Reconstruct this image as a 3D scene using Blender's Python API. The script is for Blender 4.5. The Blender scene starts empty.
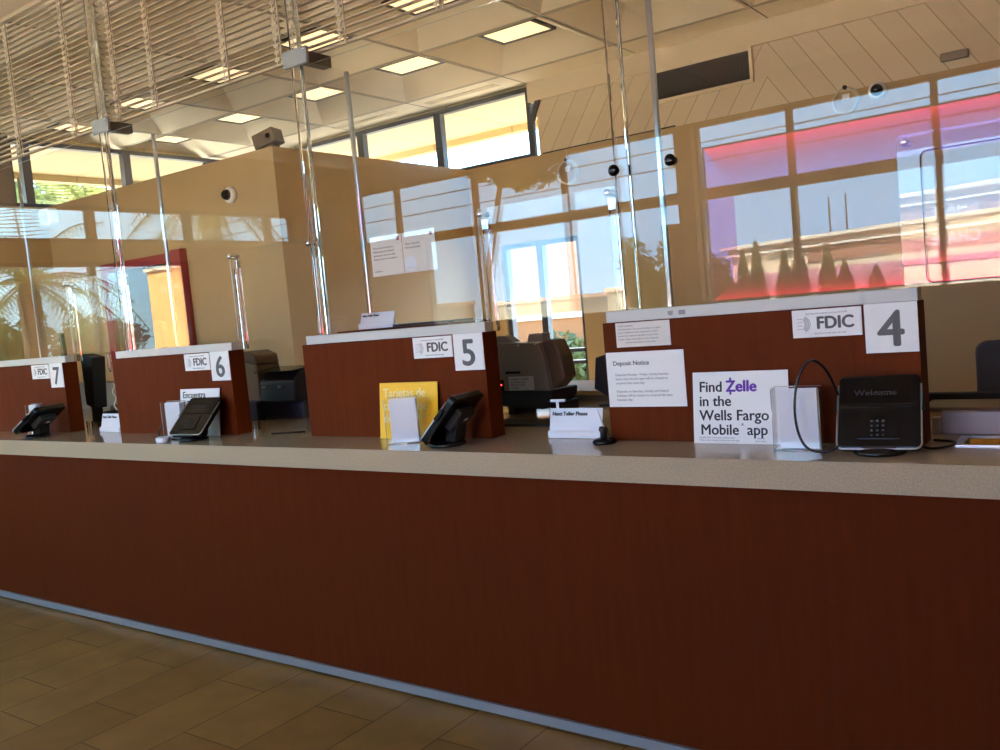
import bpy, bmesh, math, random
from mathutils import Vector, Matrix
random.seed(7)
scene = bpy.context.scene
COL = scene.collection
PI = math.pi

# ------------------------------------------------------------------ camera
F, YAW, PITCH, ROLL = 892.3771, 0.6263, -0.0729, -0.0896
CAMPOS = Vector((0, -2.694, 1.609))
def make_camera():
    f = Vector((-math.sin(YAW)*math.cos(PITCH), math.cos(YAW)*math.cos(PITCH), math.sin(PITCH)))
    r = Vector((math.cos(YAW), math.sin(YAW), 0)); u = r.cross(f)
    c, s = math.cos(ROLL), math.sin(ROLL)
    r2, u2 = c*r+s*u, -s*r+c*u
    cd = bpy.data.cameras.new('camera'); cd.sensor_width = 36; cd.lens = 36*F/1000
    cd.clip_start = .05; cd.clip_end = 400
    o = bpy.data.objects.new('camera', cd); COL.objects.link(o)
    o.matrix_world = Matrix(((r2.x, u2.x, -f.x, CAMPOS.x), (r2.y, u2.y, -f.y, CAMPOS.y), (r2.z, u2.z, -f.z, CAMPOS.z), (0, 0, 0, 1)))
    scene.camera = o
make_camera()

# ------------------------------------------------------------------ materials
def lin(r, g, b):
    def c(v):
        v /= 255
        return v/12.92 if v <= .04045 else ((v+.055)/1.055)**2.4
    return (c(r), c(g), c(b), 1)
def new_mat(name):
    m = bpy.data.materials.new(name); m.use_nodes = True
    nt = m.node_tree; b = nt.nodes['Principled BSDF']
    return m, nt, b
def mat(name, rgb, rough=.5, metal=0, spec=.5, bump=0, bscale=200, var=0, vscale=20):
    m, nt, b = new_mat(name)
    b.inputs['Base Color'].default_value = lin(*rgb)
    b.inputs['Roughness'].default_value = rough
    b.inputs['Metallic'].default_value = metal
    b.inputs['Specular IOR Level'].default_value = spec
    tc = nt.nodes.new('ShaderNodeTexCoord')
    if var:
        n = nt.nodes.new('ShaderNodeTexNoise'); n.inputs['Scale'].default_value = vscale; n.inputs['Detail'].default_value = 5
        nt.links.new(tc.outputs['Object'], n.inputs['Vector'])
        cr = nt.nodes.new('ShaderNodeMapRange')
        cr.inputs['From Min'].default_value = .3; cr.inputs['From Max'].default_value = .7
        cr.inputs['To Min'].default_value = 1-var; cr.inputs['To Max'].default_value = 1+var
        nt.links.new(n.outputs['Fac'], cr.inputs['Value'])
        mx = nt.nodes.new('ShaderNodeVectorMath'); mx.operation = 'SCALE'
        mx.inputs[0].default_value = lin(*rgb)[:3]
        nt.links.new(cr.outputs['Result'], mx.inputs['Scale']); nt.links.new(mx.outputs[0], b.inputs['Base Color'])
    if bump:
        n2 = nt.nodes.new('ShaderNodeTexNoise'); n2.inputs['Scale'].default_value = bscale
        nt.links.new(tc.outputs['Object'], n2.inputs['Vector'])
        bp = nt.nodes.new('ShaderNodeBump'); bp.inputs['Strength'].default_value = bump; bp.inputs['Distance'].default_value = .002
        nt.links.new(n2.outputs['Fac'], bp.inputs['Height']); nt.links.new(bp.outputs['Normal'], b.inputs['Normal'])
    return m
def wood(name, dark, light, rough=.35, axis='Z', scale=1.0, spec=.2):
    m, nt, b = new_mat(name)
    tc = nt.nodes.new('ShaderNodeTexCoord'); mp = nt.nodes.new('ShaderNodeMapping')
    sc = {'X': (1.2, 14, 14), 'Y': (14, 1.2, 14), 'Z': (14, 14, 1.2)}[axis]
    mp.inputs['Scale'].default_value = [s*scale for s in sc]
    n = nt.nodes.new('ShaderNodeTexNoise'); n.inputs['Scale'].default_value = 2.2; n.inputs['Detail'].default_value = 7; n.inputs['Roughness'].default_value = .62
    cr = nt.nodes.new('ShaderNodeValToRGB')
    cr.color_ramp.elements[0].position = .34; cr.color_ramp.elements[0].color = lin(*dark)
    cr.color_ramp.elements[1].position = .68; cr.color_ramp.elements[1].color = lin(*light)
    nt.links.new(tc.outputs['Object'], mp.inputs['Vector']); nt.links.new(mp.outputs['Vector'], n.inputs['Vector'])
    nt.links.new(n.outputs['Fac'], cr.inputs['Fac']); nt.links.new(cr.outputs['Color'], b.inputs['Base Color'])
    b.inputs['Roughness'].default_value = rough; b.inputs['Specular IOR Level'].default_value = spec
    return m
def stone(name):
    m, nt, b = new_mat(name)
    tc = nt.nodes.new('ShaderNodeTexCoord')
    v = nt.nodes.new('ShaderNodeTexNoise'); v.inputs['Scale'].default_value = 190; v.inputs['Detail'].default_value = 3
    cr = nt.nodes.new('ShaderNodeValToRGB'); e = cr.color_ramp.elements
    e[0].position = .33; e[0].color = lin(172, 154, 126); e[1].position = .68; e[1].color = lin(192, 174, 146)
    mid = cr.color_ramp.elements.new(.5); mid.color = lin(182, 164, 136)
    nt.links.new(tc.outputs['Object'], v.inputs['Vector']); nt.links.new(v.outputs['Fac'], cr.inputs['Fac'])
    nt.links.new(cr.outputs['Color'], b.inputs['Base Color'])
    b.inputs['Roughness'].default_value = .1
    return m
def sheet_glass(name, tint=(1, 1, 1, 1), r0=.034, rough=0.0):
    """thin clear sheet: each face passes light straight and mirrors a Fresnel share of it"""
    m = bpy.data.materials.new(name); m.use_nodes = True; nt = m.node_tree; nt.nodes.clear()
    out = nt.nodes.new('ShaderNodeOutputMaterial'); mix = nt.nodes.new('ShaderNodeMixShader')
    tr = nt.nodes.new('ShaderNodeBsdfTransparent'); tr.inputs['Color'].default_value = tint
    gl = nt.nodes.new('ShaderNodeBsdfGlossy'); gl.inputs['Roughness'].default_value = rough
    lw = nt.nodes.new('ShaderNodeLayerWeight'); lw.inputs['Blend'].default_value = .5
    pw = nt.nodes.new('ShaderNodeMath'); pw.operation = 'POWER'; pw.inputs[1].default_value = 5
    mu = nt.nodes.new('ShaderNodeMath'); mu.operation = 'MULTIPLY_ADD'; mu.inputs[1].default_value = 1-r0; mu.inputs[2].default_value = r0
    nt.links.new(lw.outputs['Facing'], pw.inputs[0]); nt.links.new(pw.outputs[0], mu.inputs[0])
    nt.links.new(mu.outputs[0], mix.inputs['Fac']); nt.links.new(tr.outputs[0], mix.inputs[1]); nt.links.new(gl.outputs[0], mix.inputs[2])
    nt.links.new(mix.outputs[0], out.inputs['Surface'])
    return m
def emit(name, rgb, strength, tex=False):
    m, nt, b = new_mat(name)
    b.inputs['Base Color'].default_value = lin(*rgb); b.inputs['Emission Color'].default_value = lin(*rgb)
    b.inputs['Emission Strength'].default_value = strength
    return m
def acrylic(name):
    m, nt, b = new_mat(name)
    b.inputs['Base Color'].default_value = (1, 1, 1, 1); b.inputs['Roughness'].default_value = .0
    b.inputs['IOR'].default_value = 1.49; b.inputs['Transmission Weight'].default_value = 1
    return m
def edge_mat(name):
    m = bpy.data.materials.new(name); m.use_nodes = True; nt = m.node_tree; nt.nodes.clear()
    out = nt.nodes.new('ShaderNodeOutputMaterial'); mix = nt.nodes.new('ShaderNodeMixShader'); mix.inputs['Fac'].default_value = .55
    tl = nt.nodes.new('ShaderNodeBsdfTranslucent'); tl.inputs['Color'].default_value = (.95, .97, .98, 1)
    d = nt.nodes.new('ShaderNodeBsdfGlossy'); d.inputs['Roughness'].default_value = .12; d.inputs['Color'].default_value = (.95, .97, 1, 1)
    nt.links.new(tl.outputs[0], mix.inputs[1]); nt.links.new(d.outputs[0], mix.inputs[2]); nt.links.new(mix.outputs[0], out.inputs['Surface'])
    return m
def tile_floor(name):
    m, nt, b = new_mat(name)
    tc = nt.nodes.new('ShaderNodeTexCoord'); mp = nt.nodes.new('ShaderNodeMapping')
    mp.inputs['Rotation'].default_value = (0, 0, PI/2); mp.inputs['Location'].default_value = (.44, 4.585, 0)
    br = nt.nodes.new('ShaderNodeTexBrick')
    br.inputs['Scale'].default_value = 1; br.inputs['Brick Width'].default_value = .67; br.inputs['Row Height'].default_value = .3365
    br.inputs['Mortar Size'].default_value = .0028; br.offset = .38; br.inputs['Mortar Smooth'].default_value = .2; br.inputs['Bias'].default_value = 0
    br.inputs['Color1'].default_value = lin(148, 112, 60); br.inputs['Color2'].default_value = lin(134, 100, 53); br.inputs['Mortar'].default_value = lin(76, 52, 26)
    n = nt.nodes.new('ShaderNodeTexNoise'); n.inputs['Scale'].default_value = 5; n.inputs['Detail'].default_value = 6
    mr = nt.nodes.new('ShaderNodeMapRange'); mr.inputs['From Min'].default_value = .3; mr.inputs['From Max'].default_value = .7
    mr.inputs['To Min'].default_value = .84; mr.inputs['To Max'].default_value = 1.14
    sc = nt.nodes.new('ShaderNodeVectorMath'); sc.operation = 'SCALE'
    L = nt.links.new
    L(tc.outputs['Object'], mp.inputs['Vector']); L(mp.outputs[0], br.inputs['Vector']); L(tc.outputs['Object'], n.inputs['Vector'])
    L(n.outputs['Fac'], mr.inputs['Value']); L(br.outputs['Color'], sc.inputs[0]); L(mr.outputs[0], sc.inputs['Scale']); L(sc.outputs[0], b.inputs['Base Color'])
    b.inputs['Roughness'].default_value = .5; b.inputs['Specular IOR Level'].default_value = .25
    bp = nt.nodes.new('ShaderNodeBump'); bp.inputs['Strength'].default_value = .4; bp.inputs['Distance'].default_value = .004; bp.invert = True
    L(br.outputs['Fac'], bp.inputs['Height']); L(bp.outputs[0], b.inputs['Normal'])
    return m
def boards(name):
    """tongue and groove boards laid in a chevron that turns at x = -2.47"""
    m, nt, b = new_mat(name)
    tc = nt.nodes.new('ShaderNodeTexCoord'); sp = nt.nodes.new('ShaderNodeSeparateXYZ'); L = nt.links.new
    L(tc.outputs['Object'], sp.inputs[0])
    def M(op, a, b2=None):
        q = nt.nodes.new('ShaderNodeMath'); q.operation = op
        for i, v in enumerate((a, b2)):
            if v is None: continue
            if isinstance(v, (int, float)): q.inputs[i].default_value = v
            else: L(v, q.inputs[i])
        return q.outputs[0]
    ax = M('ABSOLUTE', M('ADD', sp.outputs['X'], 2.47))
    k = M('MULTIPLY', sp.outputs['Z'], .66)
    s = M('DIVIDE', M('ADD', ax, k), .2)
    fr = M('FRACT', s); g = M('LESS_THAN', fr, .045)
    fl = M('FLOOR', s)
    wn = nt.nodes.new('ShaderNodeTexWhiteNoise'); wn.noise_dimensions = '1D'; L(fl, wn.inputs['W'])
    mx = nt.nodes.new('ShaderNodeMix'); mx.data_type = 'RGBA'; mx.inputs[6].default_value = lin(214, 194, 158); mx.inputs[7].default_value = lin(220, 201, 164)
    L(wn.outputs['Value'], mx.inputs[0])
    m2 = nt.nodes.new('ShaderNodeMix'); m2.data_type = 'RGBA'; m2.inputs[7].default_value = lin(176, 152, 114)
    L(g, m2.inputs[0]); L(mx.outputs[2], m2.inputs[6]); L(m2.outputs[2], b.inputs['Base Color'])
    b.inputs['Roughness'].default_value = .6
    return m
def striped(name, c1, c2, period, axis='Z', frac=.06):
    m, nt, b = new_mat(name); L = nt.links.new
    tc = nt.nodes.new('ShaderNodeTexCoord'); sp = nt.nodes.new('ShaderNodeSeparateXYZ'); L(tc.outputs['Object'], sp.inputs[0])
    d = nt.nodes.new('ShaderNodeMath'); d.operation = 'DIVIDE'; d.inputs[1].default_value = period; L(sp.outputs[axis], d.inputs[0])
    f = nt.nodes.new('ShaderNodeMath'); f.operation = 'FRACT'; L(d.outputs[0], f.inputs[0])
    g = nt.nodes.new('ShaderNodeMath'); g.operation = 'LESS_THAN'; g.inputs[1].default_value = frac; L(f.outputs[0], g.inputs[0])
    m2 = nt.nodes.new('ShaderNodeMix'); m2.data_type = 'RGBA'; m2.inputs[6].default_value = lin(*c1); m2.inputs[7].default_value = lin(*c2)
    L(g.outputs[0], m2.inputs[0]); L(m2.outputs[2], b.inputs['Base Color']); b.inputs['Roughness'].default_value = .7
    return m
def led_mat(name):
    """edge lit red acrylic: the light fades from the outer rim (vertex attribute glow) inwards"""
    m = bpy.data.materials.new(name); m.use_nodes = True; nt = m.node_tree; nt.nodes.clear(); L = nt.links.new
    out = nt.nodes.new('ShaderNodeOutputMaterial'); add = nt.nodes.new('ShaderNodeAddShader')
    tr = nt.nodes.new('ShaderNodeBsdfTransparent'); tr.inputs['Color'].default_value = (.68, .44, .78, 1)
    em = nt.nodes.new('ShaderNodeEmission'); em.inputs['Color'].default_value = (1, .01, .05, 1)
    at = nt.nodes.new('ShaderNodeAttribute'); at.attribute_name = 'glow'
    tm = nt.nodes.new('ShaderNodeMix'); tm.data_type = 'RGBA'; tm.inputs[6].default_value = (.68, .44, .78, 1); tm.inputs[7].default_value = (.5, .12, .26, 1)
    L(at.outputs['Fac'], tm.inputs[0]); L(tm.outputs[2], tr.inputs['Color'])
    pw = nt.nodes.new('ShaderNodeMath'); pw.operation = 'POWER'; pw.inputs[1].default_value = 3.2
    mu = nt.nodes.new('ShaderNodeMath'); mu.operation = 'MULTIPLY_ADD'; mu.inputs[1].default_value = 7.5; mu.inputs[2].default_value = .4
    L(at.outputs['Fac'], pw.inputs[0]); L(pw.outputs[0], mu.inputs[0]); L(mu.outputs[0], em.inputs['Strength'])
    L(tr.outputs[0], add.inputs[0]); L(em.outputs[0], add.inputs[1]); L(add.outputs[0], out.inputs['Surface'])
    return m

M_WALL = mat('tan_paint', (181, 149, 98), .55, var=.03, vscale=3)
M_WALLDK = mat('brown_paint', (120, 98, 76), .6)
M_CEIL = mat('ceiling_paint', (242, 227, 198), .8, var=.03, vscale=4)
M_RIB = mat('ceiling_rib', (198, 182, 156), .8)
M_SOFFIT = mat('soffit_trim', (222, 202, 164), .6)
M_BOARDS = boards('chevron_boards')
M_FLOOR = tile_floor('floor_tiles')
M_ALU = mat('dark_bronze_frame', (70, 68, 70), .45, metal=.3)
M_CHERRY = wood('cherry_laminate', (86, 32, 6), (92, 35, 7), .6, spec=.05)
M_CHERRYP = wood('cherry_panel', (92, 37, 8), (101, 42, 10), .55, spec=.06)
M_CHERRYD = wood('cherry_side', (80, 31, 10), (90, 36, 12), .5, spec=.1)
M_STONE = stone('solid_surface')
M_CAP = mat('brushed_cap', (206, 206, 200), .4, spec=.3)
M_TOE = mat('toe_metal', (170, 168, 170), .35, metal=.6)
M_WHITE = mat('white_print', (236, 236, 234), .5)
M_WHITE2 = mat('white_plastic', (228, 232, 240), .35)
M_GREYTXT = mat('grey_ink', (92, 92, 92), .6)
M_LIGHTTXT = mat('light_grey_ink', (150, 150, 152), .6)
M_BLACKTXT = mat('black_ink', (38, 38, 40), .6)
M_PURPLE = mat('purple_ink', (100, 40, 165), .6)
M_YELLOW = mat('yellow_print', (255, 200, 20), .5)
M_YTXT = mat('cream_ink', (252, 236, 170), .6)
M_BLACK = mat('black_plastic', (17, 16, 16), .22, spec=.35)
M_BLACKM = mat('black_matte', (30, 29, 30), .6)
M_SCREEN = mat('dark_screen', (16, 14, 15), .08)
M_SILVER = mat('silver_trim', (190, 190, 192), .3, metal=.8)
M_CHROME = mat('chrome', (225, 225, 228), .08, metal=1)
M_BRACK = mat('grey_steel', (152, 156, 152), .45, metal=.1)
M_BRACKD = mat('grey_steel_arm', (92, 84, 72), .5, metal=.1)
M_GREYM = mat('grey_machine', (150, 142, 134), .45)
M_BROWNM = mat('brown_machine', (104, 84, 66), .5)
M_NAVY = mat('navy_plastic', (34, 38, 52), .4)
M_BLUE = mat('blue_plastic', (52, 62, 86), .45)
M_GREYP = mat('warm_grey_plastic', (140, 130, 112), .5)
M_SLAT = mat('blind_slat', (184, 164, 134), .45)
M_BOUNCEFLOOR = mat('pale_bounce_floor', (198, 180, 150), .5)
M_DIMTXT = mat('dim_screen_text', (66, 62, 64), .5)
M_CORD = mat('blind_cord', (226, 212, 190), .7)
M_TAPEM = mat('blind_tape', (196, 180, 152), .8)
M_LILAC = mat('pale_lilac_board', (158, 152, 156), .4)
M_BRASS = mat('brass_trough', (210, 160, 70), .25, metal=.9)
M_CHAIR = mat('chair_fabric', (88, 82, 84), .8)
M_OAK = mat('oak_edge', (176, 140, 96), .5)
M_DARKFILL = mat('joint_and_doorway_dark', (40, 36, 32), .7)
M_GRILLE = striped('vent_grille', (44, 38, 34), (62, 54, 46), .035, 'X', .25)
M_SHEET = sheet_glass('acrylic_sheet')
M_PANE = sheet_glass('window_pane', (.96, .98, .97, 1), .03)
M_ACR = acrylic('acrylic_rod')
M_EDGE = edge_mat('acrylic_edge')
M_LIGHT = emit('lamp_diffuser', (255, 230, 176), .85)
M_LED = led_mat('red_led_acrylic')
M_REDLED = emit('red_indicator', (255, 60, 60), 4)
M_REDP = mat('red_board', (150, 26, 30), .5)
M_PAPER = mat('paper', (226, 222, 214), .7)
M_EAVE = striped('eave_boards', (200, 182, 142), (164, 146, 112), 1.2, 'X', .02)
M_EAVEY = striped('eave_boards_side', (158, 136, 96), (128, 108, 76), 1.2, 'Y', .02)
M_GROUND = mat('concrete_ground', (188, 184, 170), .9, var=.06, vscale=.6)
M_DIMLOT = mat('asphalt', (118, 112, 104), .9, var=.06, vscale=.8)
M_CREAM = mat('cream_stucco', (236, 206, 176), .9, var=.02, vscale=2)
M_SIGNB = mat('sign_band_paint', (160, 106, 90), .8)
M_CORNICE = mat('cornice', (240, 228, 212), .8)
M_TILEROOF = mat('roof_band', (196, 160, 140), .8)
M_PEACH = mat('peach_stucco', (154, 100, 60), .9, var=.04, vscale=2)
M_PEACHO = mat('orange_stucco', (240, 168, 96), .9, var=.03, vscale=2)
M_TRUNK = mat('palm_trunk', (96, 76, 52), .9, var=.2, vscale=14, bump=.6, bscale=30)
M_BARK = mat('bark', (104, 84, 64), .9, var=.2, vscale=14)
def leafmat(name, rgb):
    m, nt, b = new_mat(name)
    oi = nt.nodes.new('ShaderNodeNewGeometry'); L = nt.links.new
    mr = nt.nodes.new('ShaderNodeMapRange'); mr.inputs['To Min'].default_value = .65; mr.inputs['To Max'].default_value = 1.35
    L(oi.outputs['Random Per Island'], mr.inputs['Value'])
    sc = nt.nodes.new('ShaderNodeVectorMath'); sc.operation = 'SCALE'; sc.inputs[0].default_value = lin(*rgb)[:3]
    L(mr.outputs[0], sc.inputs['Scale']); L(sc.outputs[0], b.inputs['Base Color'])
    b.inputs['Roughness'].default_value = .6
    tl = nt.nodes.new('ShaderNodeBsdfTranslucent'); L(sc.outputs[0], tl.inputs['Color'])
    mx = nt.nodes.new('ShaderNodeMixShader'); mx.inputs['Fac'].default_value = .35
    out = nt.nodes['Material Output']
    L(b.outputs[0], mx.inputs[1]); L(tl.outputs[0], mx.inputs[2]); L(mx.outputs[0], out.inputs['Surface'])
    return m
M_LEAF = leafmat('tree_leaf', (92, 100, 54))
M_LEAFD = leafmat('cypress_leaf', (54, 66, 38))
M_BUSH = leafmat('russet_leaf', (130, 92, 70))
M_LEAFP = leafmat('palm_leaf', (104, 106, 52))
M_WIRE = mat('power_cable', (40, 40, 44), .7)
M_CLEARCORD = mat('pale_cord', (210, 200, 176), .6)

# ------------------------------------------------------------------ mesh building
class MB:
    def __init__(s): s.v = []; s.f = []; s.mi = []; s.sm = []; s.att = None
    def add(s, vs, fs, mi=0, smooth=False):
        b = len(s.v); s.v += [tuple(v) for v in vs]
        for f in fs: s.f.append([b+i for i in f]); s.mi.append(mi); s.sm.append(smooth)
        return s
    def box(s, x0, x1, y0, y1, z0, z1, mi=0, faces=None):
        vs = [(x0,y0,z0),(x1,y0,z0),(x1,y1,z0),(x0,y1,z0),(x0,y0,z1),(x1,y0,z1),(x1,y1,z1),(x0,y1,z1)]
        fs = [(0,3,2,1),(4,5,6,7),(0,1,5,4),(1,2,6,5),(2,3,7,6),(3,0,4,7)]
        return s.add(vs, fs, mi)
    def prism(s, poly, ax, a0, a1, mi=0, smooth=False):
        """poly in the two other axes (cyclic order: x->(y,z), y->(x,z), z->(x,y)) swept along ax"""
        def P(p, a): return {'x': (a, p[0], p[1]), 'y': (p[0], a, p[1]), 'z': (p[0], p[1], a)}[ax]
        n = len(poly); vs = [P(p, a0) for p in poly]+[P(p, a1) for p in poly]
        s.add(vs, [tuple(range(n))[::-1], tuple(range(n, 2*n))], mi)
        return s.add(vs, [(i, (i+1) % n, n+(i+1) % n, n+i) for i in range(n)], mi, smooth)
    def tube(s, pts, r, n=8, mi=0, closed=False):
        pts = [Vector(p) for p in pts]; N = len(pts); rings = []
        rr = r if isinstance(r, (list, tuple)) else [r]*N
        up = None
        for i, p in enumerate(pts):
            if closed: t = pts[(i+1) % N]-pts[i-1]
            else: t = pts[min(i+1, N-1)]-pts[max(i-1, 0)]
            t.normalize()
            if up is None:
                up = Vector((0, 0, 1)) if abs(t.z) < .9 else Vector((1, 0, 0))
            a = t.cross(up); a.normalize(); b = a.cross(t); up = b
            rings.append([p+rr[i]*(math.cos(2*PI*k/n)*a+math.sin(2*PI*k/n)*b) for k in range(n)])
        vs = [v for r_ in rings for v in r_]; fs = []
        for i in range(N if closed else N-1):
            j = (i+1) % N
            for k in range(n): fs.append((i*n+k, j*n+k, j*n+(k+1) % n, i*n+(k+1) % n))
        s.add(vs, fs, mi, True)
        if not closed: s.add(vs, [tuple(range(n)), tuple(range((N-1)*n, N*n))[::-1]], mi)
        return s
    def lathe(s, c, prof, n=24, mi=0, ax='z'):
        """prof = [(radius, height)...] about axis through c"""
        def P(r, h, t):
            a, b = r*math.cos(t), r*math.sin(t)
            return {'z': (c[0]+a, c[1]+b, c[2]+h), 'y': (c[0]+a, c[1]+h, c[2]+b), 'x': (c[0]+h, c[1]+a, c[2]+b)}[ax]
        vs = [P(r, h, 2*PI*k/n) for r, h in prof for k in range(n)]; fs = []
        for i in range(len(prof)-1):
            for k in range(n): fs.append((i*n+k, i*n+(k+1) % n, (i+1)*n+(k+1) % n, (i+1)*n+k))
        s.add(vs, fs, mi, True)
        m = len(prof)
        return s.add(vs, [tuple(range(n))[::-1], tuple(range((m-1)*n, m*n))], mi)
    def xf(s, M4, start=0):
        for i in range(start, len(s.v)): s.v[i] = tuple(M4 @ Vector(s.v[i]))
        return s
    def build(s, name, mats, parent=None, bevel=0, seg=2, recalc=True):
        me = bpy.data.meshes.new(name); me.from_pydata(s.v, [], s.f)
        for p, a, q in zip(me.polygons, s.mi, s.sm): p.material_index = a; p.use_smooth = q
        if not isinstance(mats, (list, tuple)): mats = [mats]
        for m in mats: me.materials.append(m)
        if recalc:
            bm = bmesh.new(); bm.from_mesh(me)
            bmesh.ops.remove_doubles(bm, verts=bm.verts, dist=1e-6)
            bmesh.ops.recalc_face_normals(bm, faces=bm.faces); bm.to_mesh(me); bm.free()
        me.update()
        o = bpy.data.objects.new(name, me); COL.objects.link(o)
        if bevel:
            md = o.modifiers.new('bevel', 'BEVEL'); md.width = bevel; md.segments = seg; md.limit_method = 'ANGLE'; md.angle_limit = .7
        if parent is not None: adopt(o, parent)
        return o
def adopt(o, parent):
    o.parent = parent; o.matrix_parent_inverse = world_of(parent).inverted()
def world_of(o):
    m = Matrix.LocRotScale(o.location, o.rotation_euler, o.scale)
    return world_of(o.parent) @ o.matrix_parent_inverse @ m if o.parent else m
def tag(o, label, cat, group=None, kind=None):
    o['label'] = label; o['category'] = cat
    if group: o['group'] = group
    if kind: o['kind'] = kind
    return o
def thing(name, loc, label, cat, group=None):
    o = bpy.data.objects.new(name, None); o.empty_display_size = .05; COL.objects.link(o); o.location = loc
    return tag(o, label, cat, group)
def struct(o): o['kind'] = 'structure'; return o
def kids(o): return [c for c in bpy.data.objects if c.parent == o]
def copy_tree(o, parent=None):
    c = o.copy(); COL.objects.link(c)
    if parent is not None:
        c.parent = parent; c.matrix_parent_inverse = o.matrix_parent_inverse.copy()
    for ch in kids(o): copy_tree(ch, c)
    return c
def text_mesh(txt, size, x, y, z, align='LEFT', bold=0.0, stretch=1.0, spacing=1.0):
    """lettering on a plane facing -y; x,z = left (or centre) of the baseline"""
    cu = bpy.data.curves.new('t', 'FONT'); cu.body = txt; cu.size = size; cu.align_x = align; cu.offset = bold; cu.extrude = .0004
    cu.space_character = spacing; cu.resolution_u = 4
    o = bpy.data.objects.new('t', cu); COL.objects.link(o)
    dg = bpy.context.evaluated_depsgraph_get(); dg.update()
    me = bpy.data.meshes.new_from_object(o.evaluated_get(dg))
    vs = [(x+v.co.x*stretch, y-v.co.z, z+v.co.y) for v in me.vertices]; fs = [tuple(p.vertices) for p in me.polygons]
    bpy.data.objects.remove(o); bpy.data.curves.remove(cu); bpy.data.meshes.remove(me)
    return vs, fs
def letter(mb, txt, size, x, y, z, mi=0, bold=0.0, **k):
    """bold letters: the same strokes laid down again a hair to either side"""
    offs = [(0, 0)] if not bold else [(0, 0), (bold, 0), (-bold, 0), (0, bold*.7), (0, -bold*.7)]
    vs, fs = text_mesh(txt, size, x, y, z, **k)
    for q, (dx, dz) in enumerate(offs): mb.add([(v[0]+dx, v[1]-q*.00004, v[2]+dz) for v in vs], fs, mi)
    return mb
def rrect(x0, x1, z0, z1, r, n=5):
    pts = []
    for cx, cz, a in ((x1-r, z1-r, 0), (x0+r, z1-r, PI/2), (x0+r, z0+r, PI), (x1-r, z0+r, 1.5*PI)):
        for i in range(n+1):
            t = a+PI/2*i/n; pts.append((cx+r*math.cos(t), cz+r*math.sin(t)))
    return pts

# ------------------------------------------------------------------ the room
XW, XE, YB, YF, ZC = -9.17, 3.6, 4.883, -6.0, 3.8
ZTOP = 3.08
H = 1.07
struct(MB().box(XW-.2, XE+.2, YF-.2, YB+.25, -.1, 0).build('floor', M_FLOOR))

struct(MB().box(XW, XE, 1.0, 4.83, 0, .004).build('floor_bounce_pale', M_BOUNCEFLOOR))  # pale floor added out of view to bounce light onto the ceiling

# coffered ceiling
def ceiling():
    mb = MB(); px, py = 1.211, 1.194; x0, y0 = -3.633, 3.256
    xs = [x0+px*i for i in range(-5, 7)]; ys = [y0+py*j for j in range(-8, 2)]
    rw = .03
    for i in range(len(xs)-1):
        for j in range(len(ys)-1):
            a, b, c, d = xs[i]+rw, xs[i+1]-rw, ys[j]+rw, ys[j+1]-rw
            cx, cy = (xs[i]+xs[i+1])/2, (ys[j]+ys[j+1])/2
            e, f, g, h = cx-.27, cx+.27, cy-.19, cy+.19; zt = 3.965
            V = [(a,c,ZC),(b,c,ZC),(b,d,ZC),(a,d,ZC),(e,g,zt),(f,g,zt),(f,h,zt),(e,h,zt)]
            for q in ((0,1,5,4),(1,2,6,5),(2,3,7,6),(3,0,4,7),(4,5,6,7)): mb.add([V[k] for k in q], [(0,1,2,3)], 0)
    for x in xs:
        mb.box(x-rw, x-.006, ys[0], ys[-1], ZC, ZC+.02, 1); mb.box(x+.006, x+rw, ys[0], ys[-1], ZC, ZC+.02, 1); mb.box(x-.006, x+.006, ys[0], ys[-1], ZC+.012, ZC+.02, 2)
    for y in ys:
        mb.box(xs[0], xs[-1], y-rw, y-.006, ZC+.0005, ZC+.0205, 1); mb.box(xs[0], xs[-1], y+.006, y+rw, ZC+.0005, ZC+.0205, 1); mb.box(xs[0], xs[-1], y-.006, y+.006, ZC+.0125, ZC+.0205, 2)
    # flat strips out to the walls
    mb.box(XW-.2, XE+.2, ys[-1]+rw, YB+.05, ZC, ZC+.03, 0)
    mb.box(XW-.2, XE+.2, YF-.2, ys[0]-rw, ZC, ZC+.03, 0)
    mb.box(XE-.4, XE+.2, ys[0], ys[-1], ZC+.001, ZC+.03, 0)
    mb.box(XW-.4, xs[0]-rw, ys[0], ys[-1], ZC+.001, ZC+.03, 0)
    # joints across the strip by the back windows
    for x in xs: mb.box(x-.004, x+.004, ys[-1], YB-.04, ZC-.002, ZC+.004, 2)
    struct(mb.build('ceiling', [M_CEIL, M_RIB, M_DARKFILL], recalc=False))
    return xs, ys
XS, YS = ceiling()
struct(MB().box(XW-2.2, XE+2, YF-1.0, YB+1.47, 4.05, 4.2).build('trim_roof', M_SOFFIT))

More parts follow.
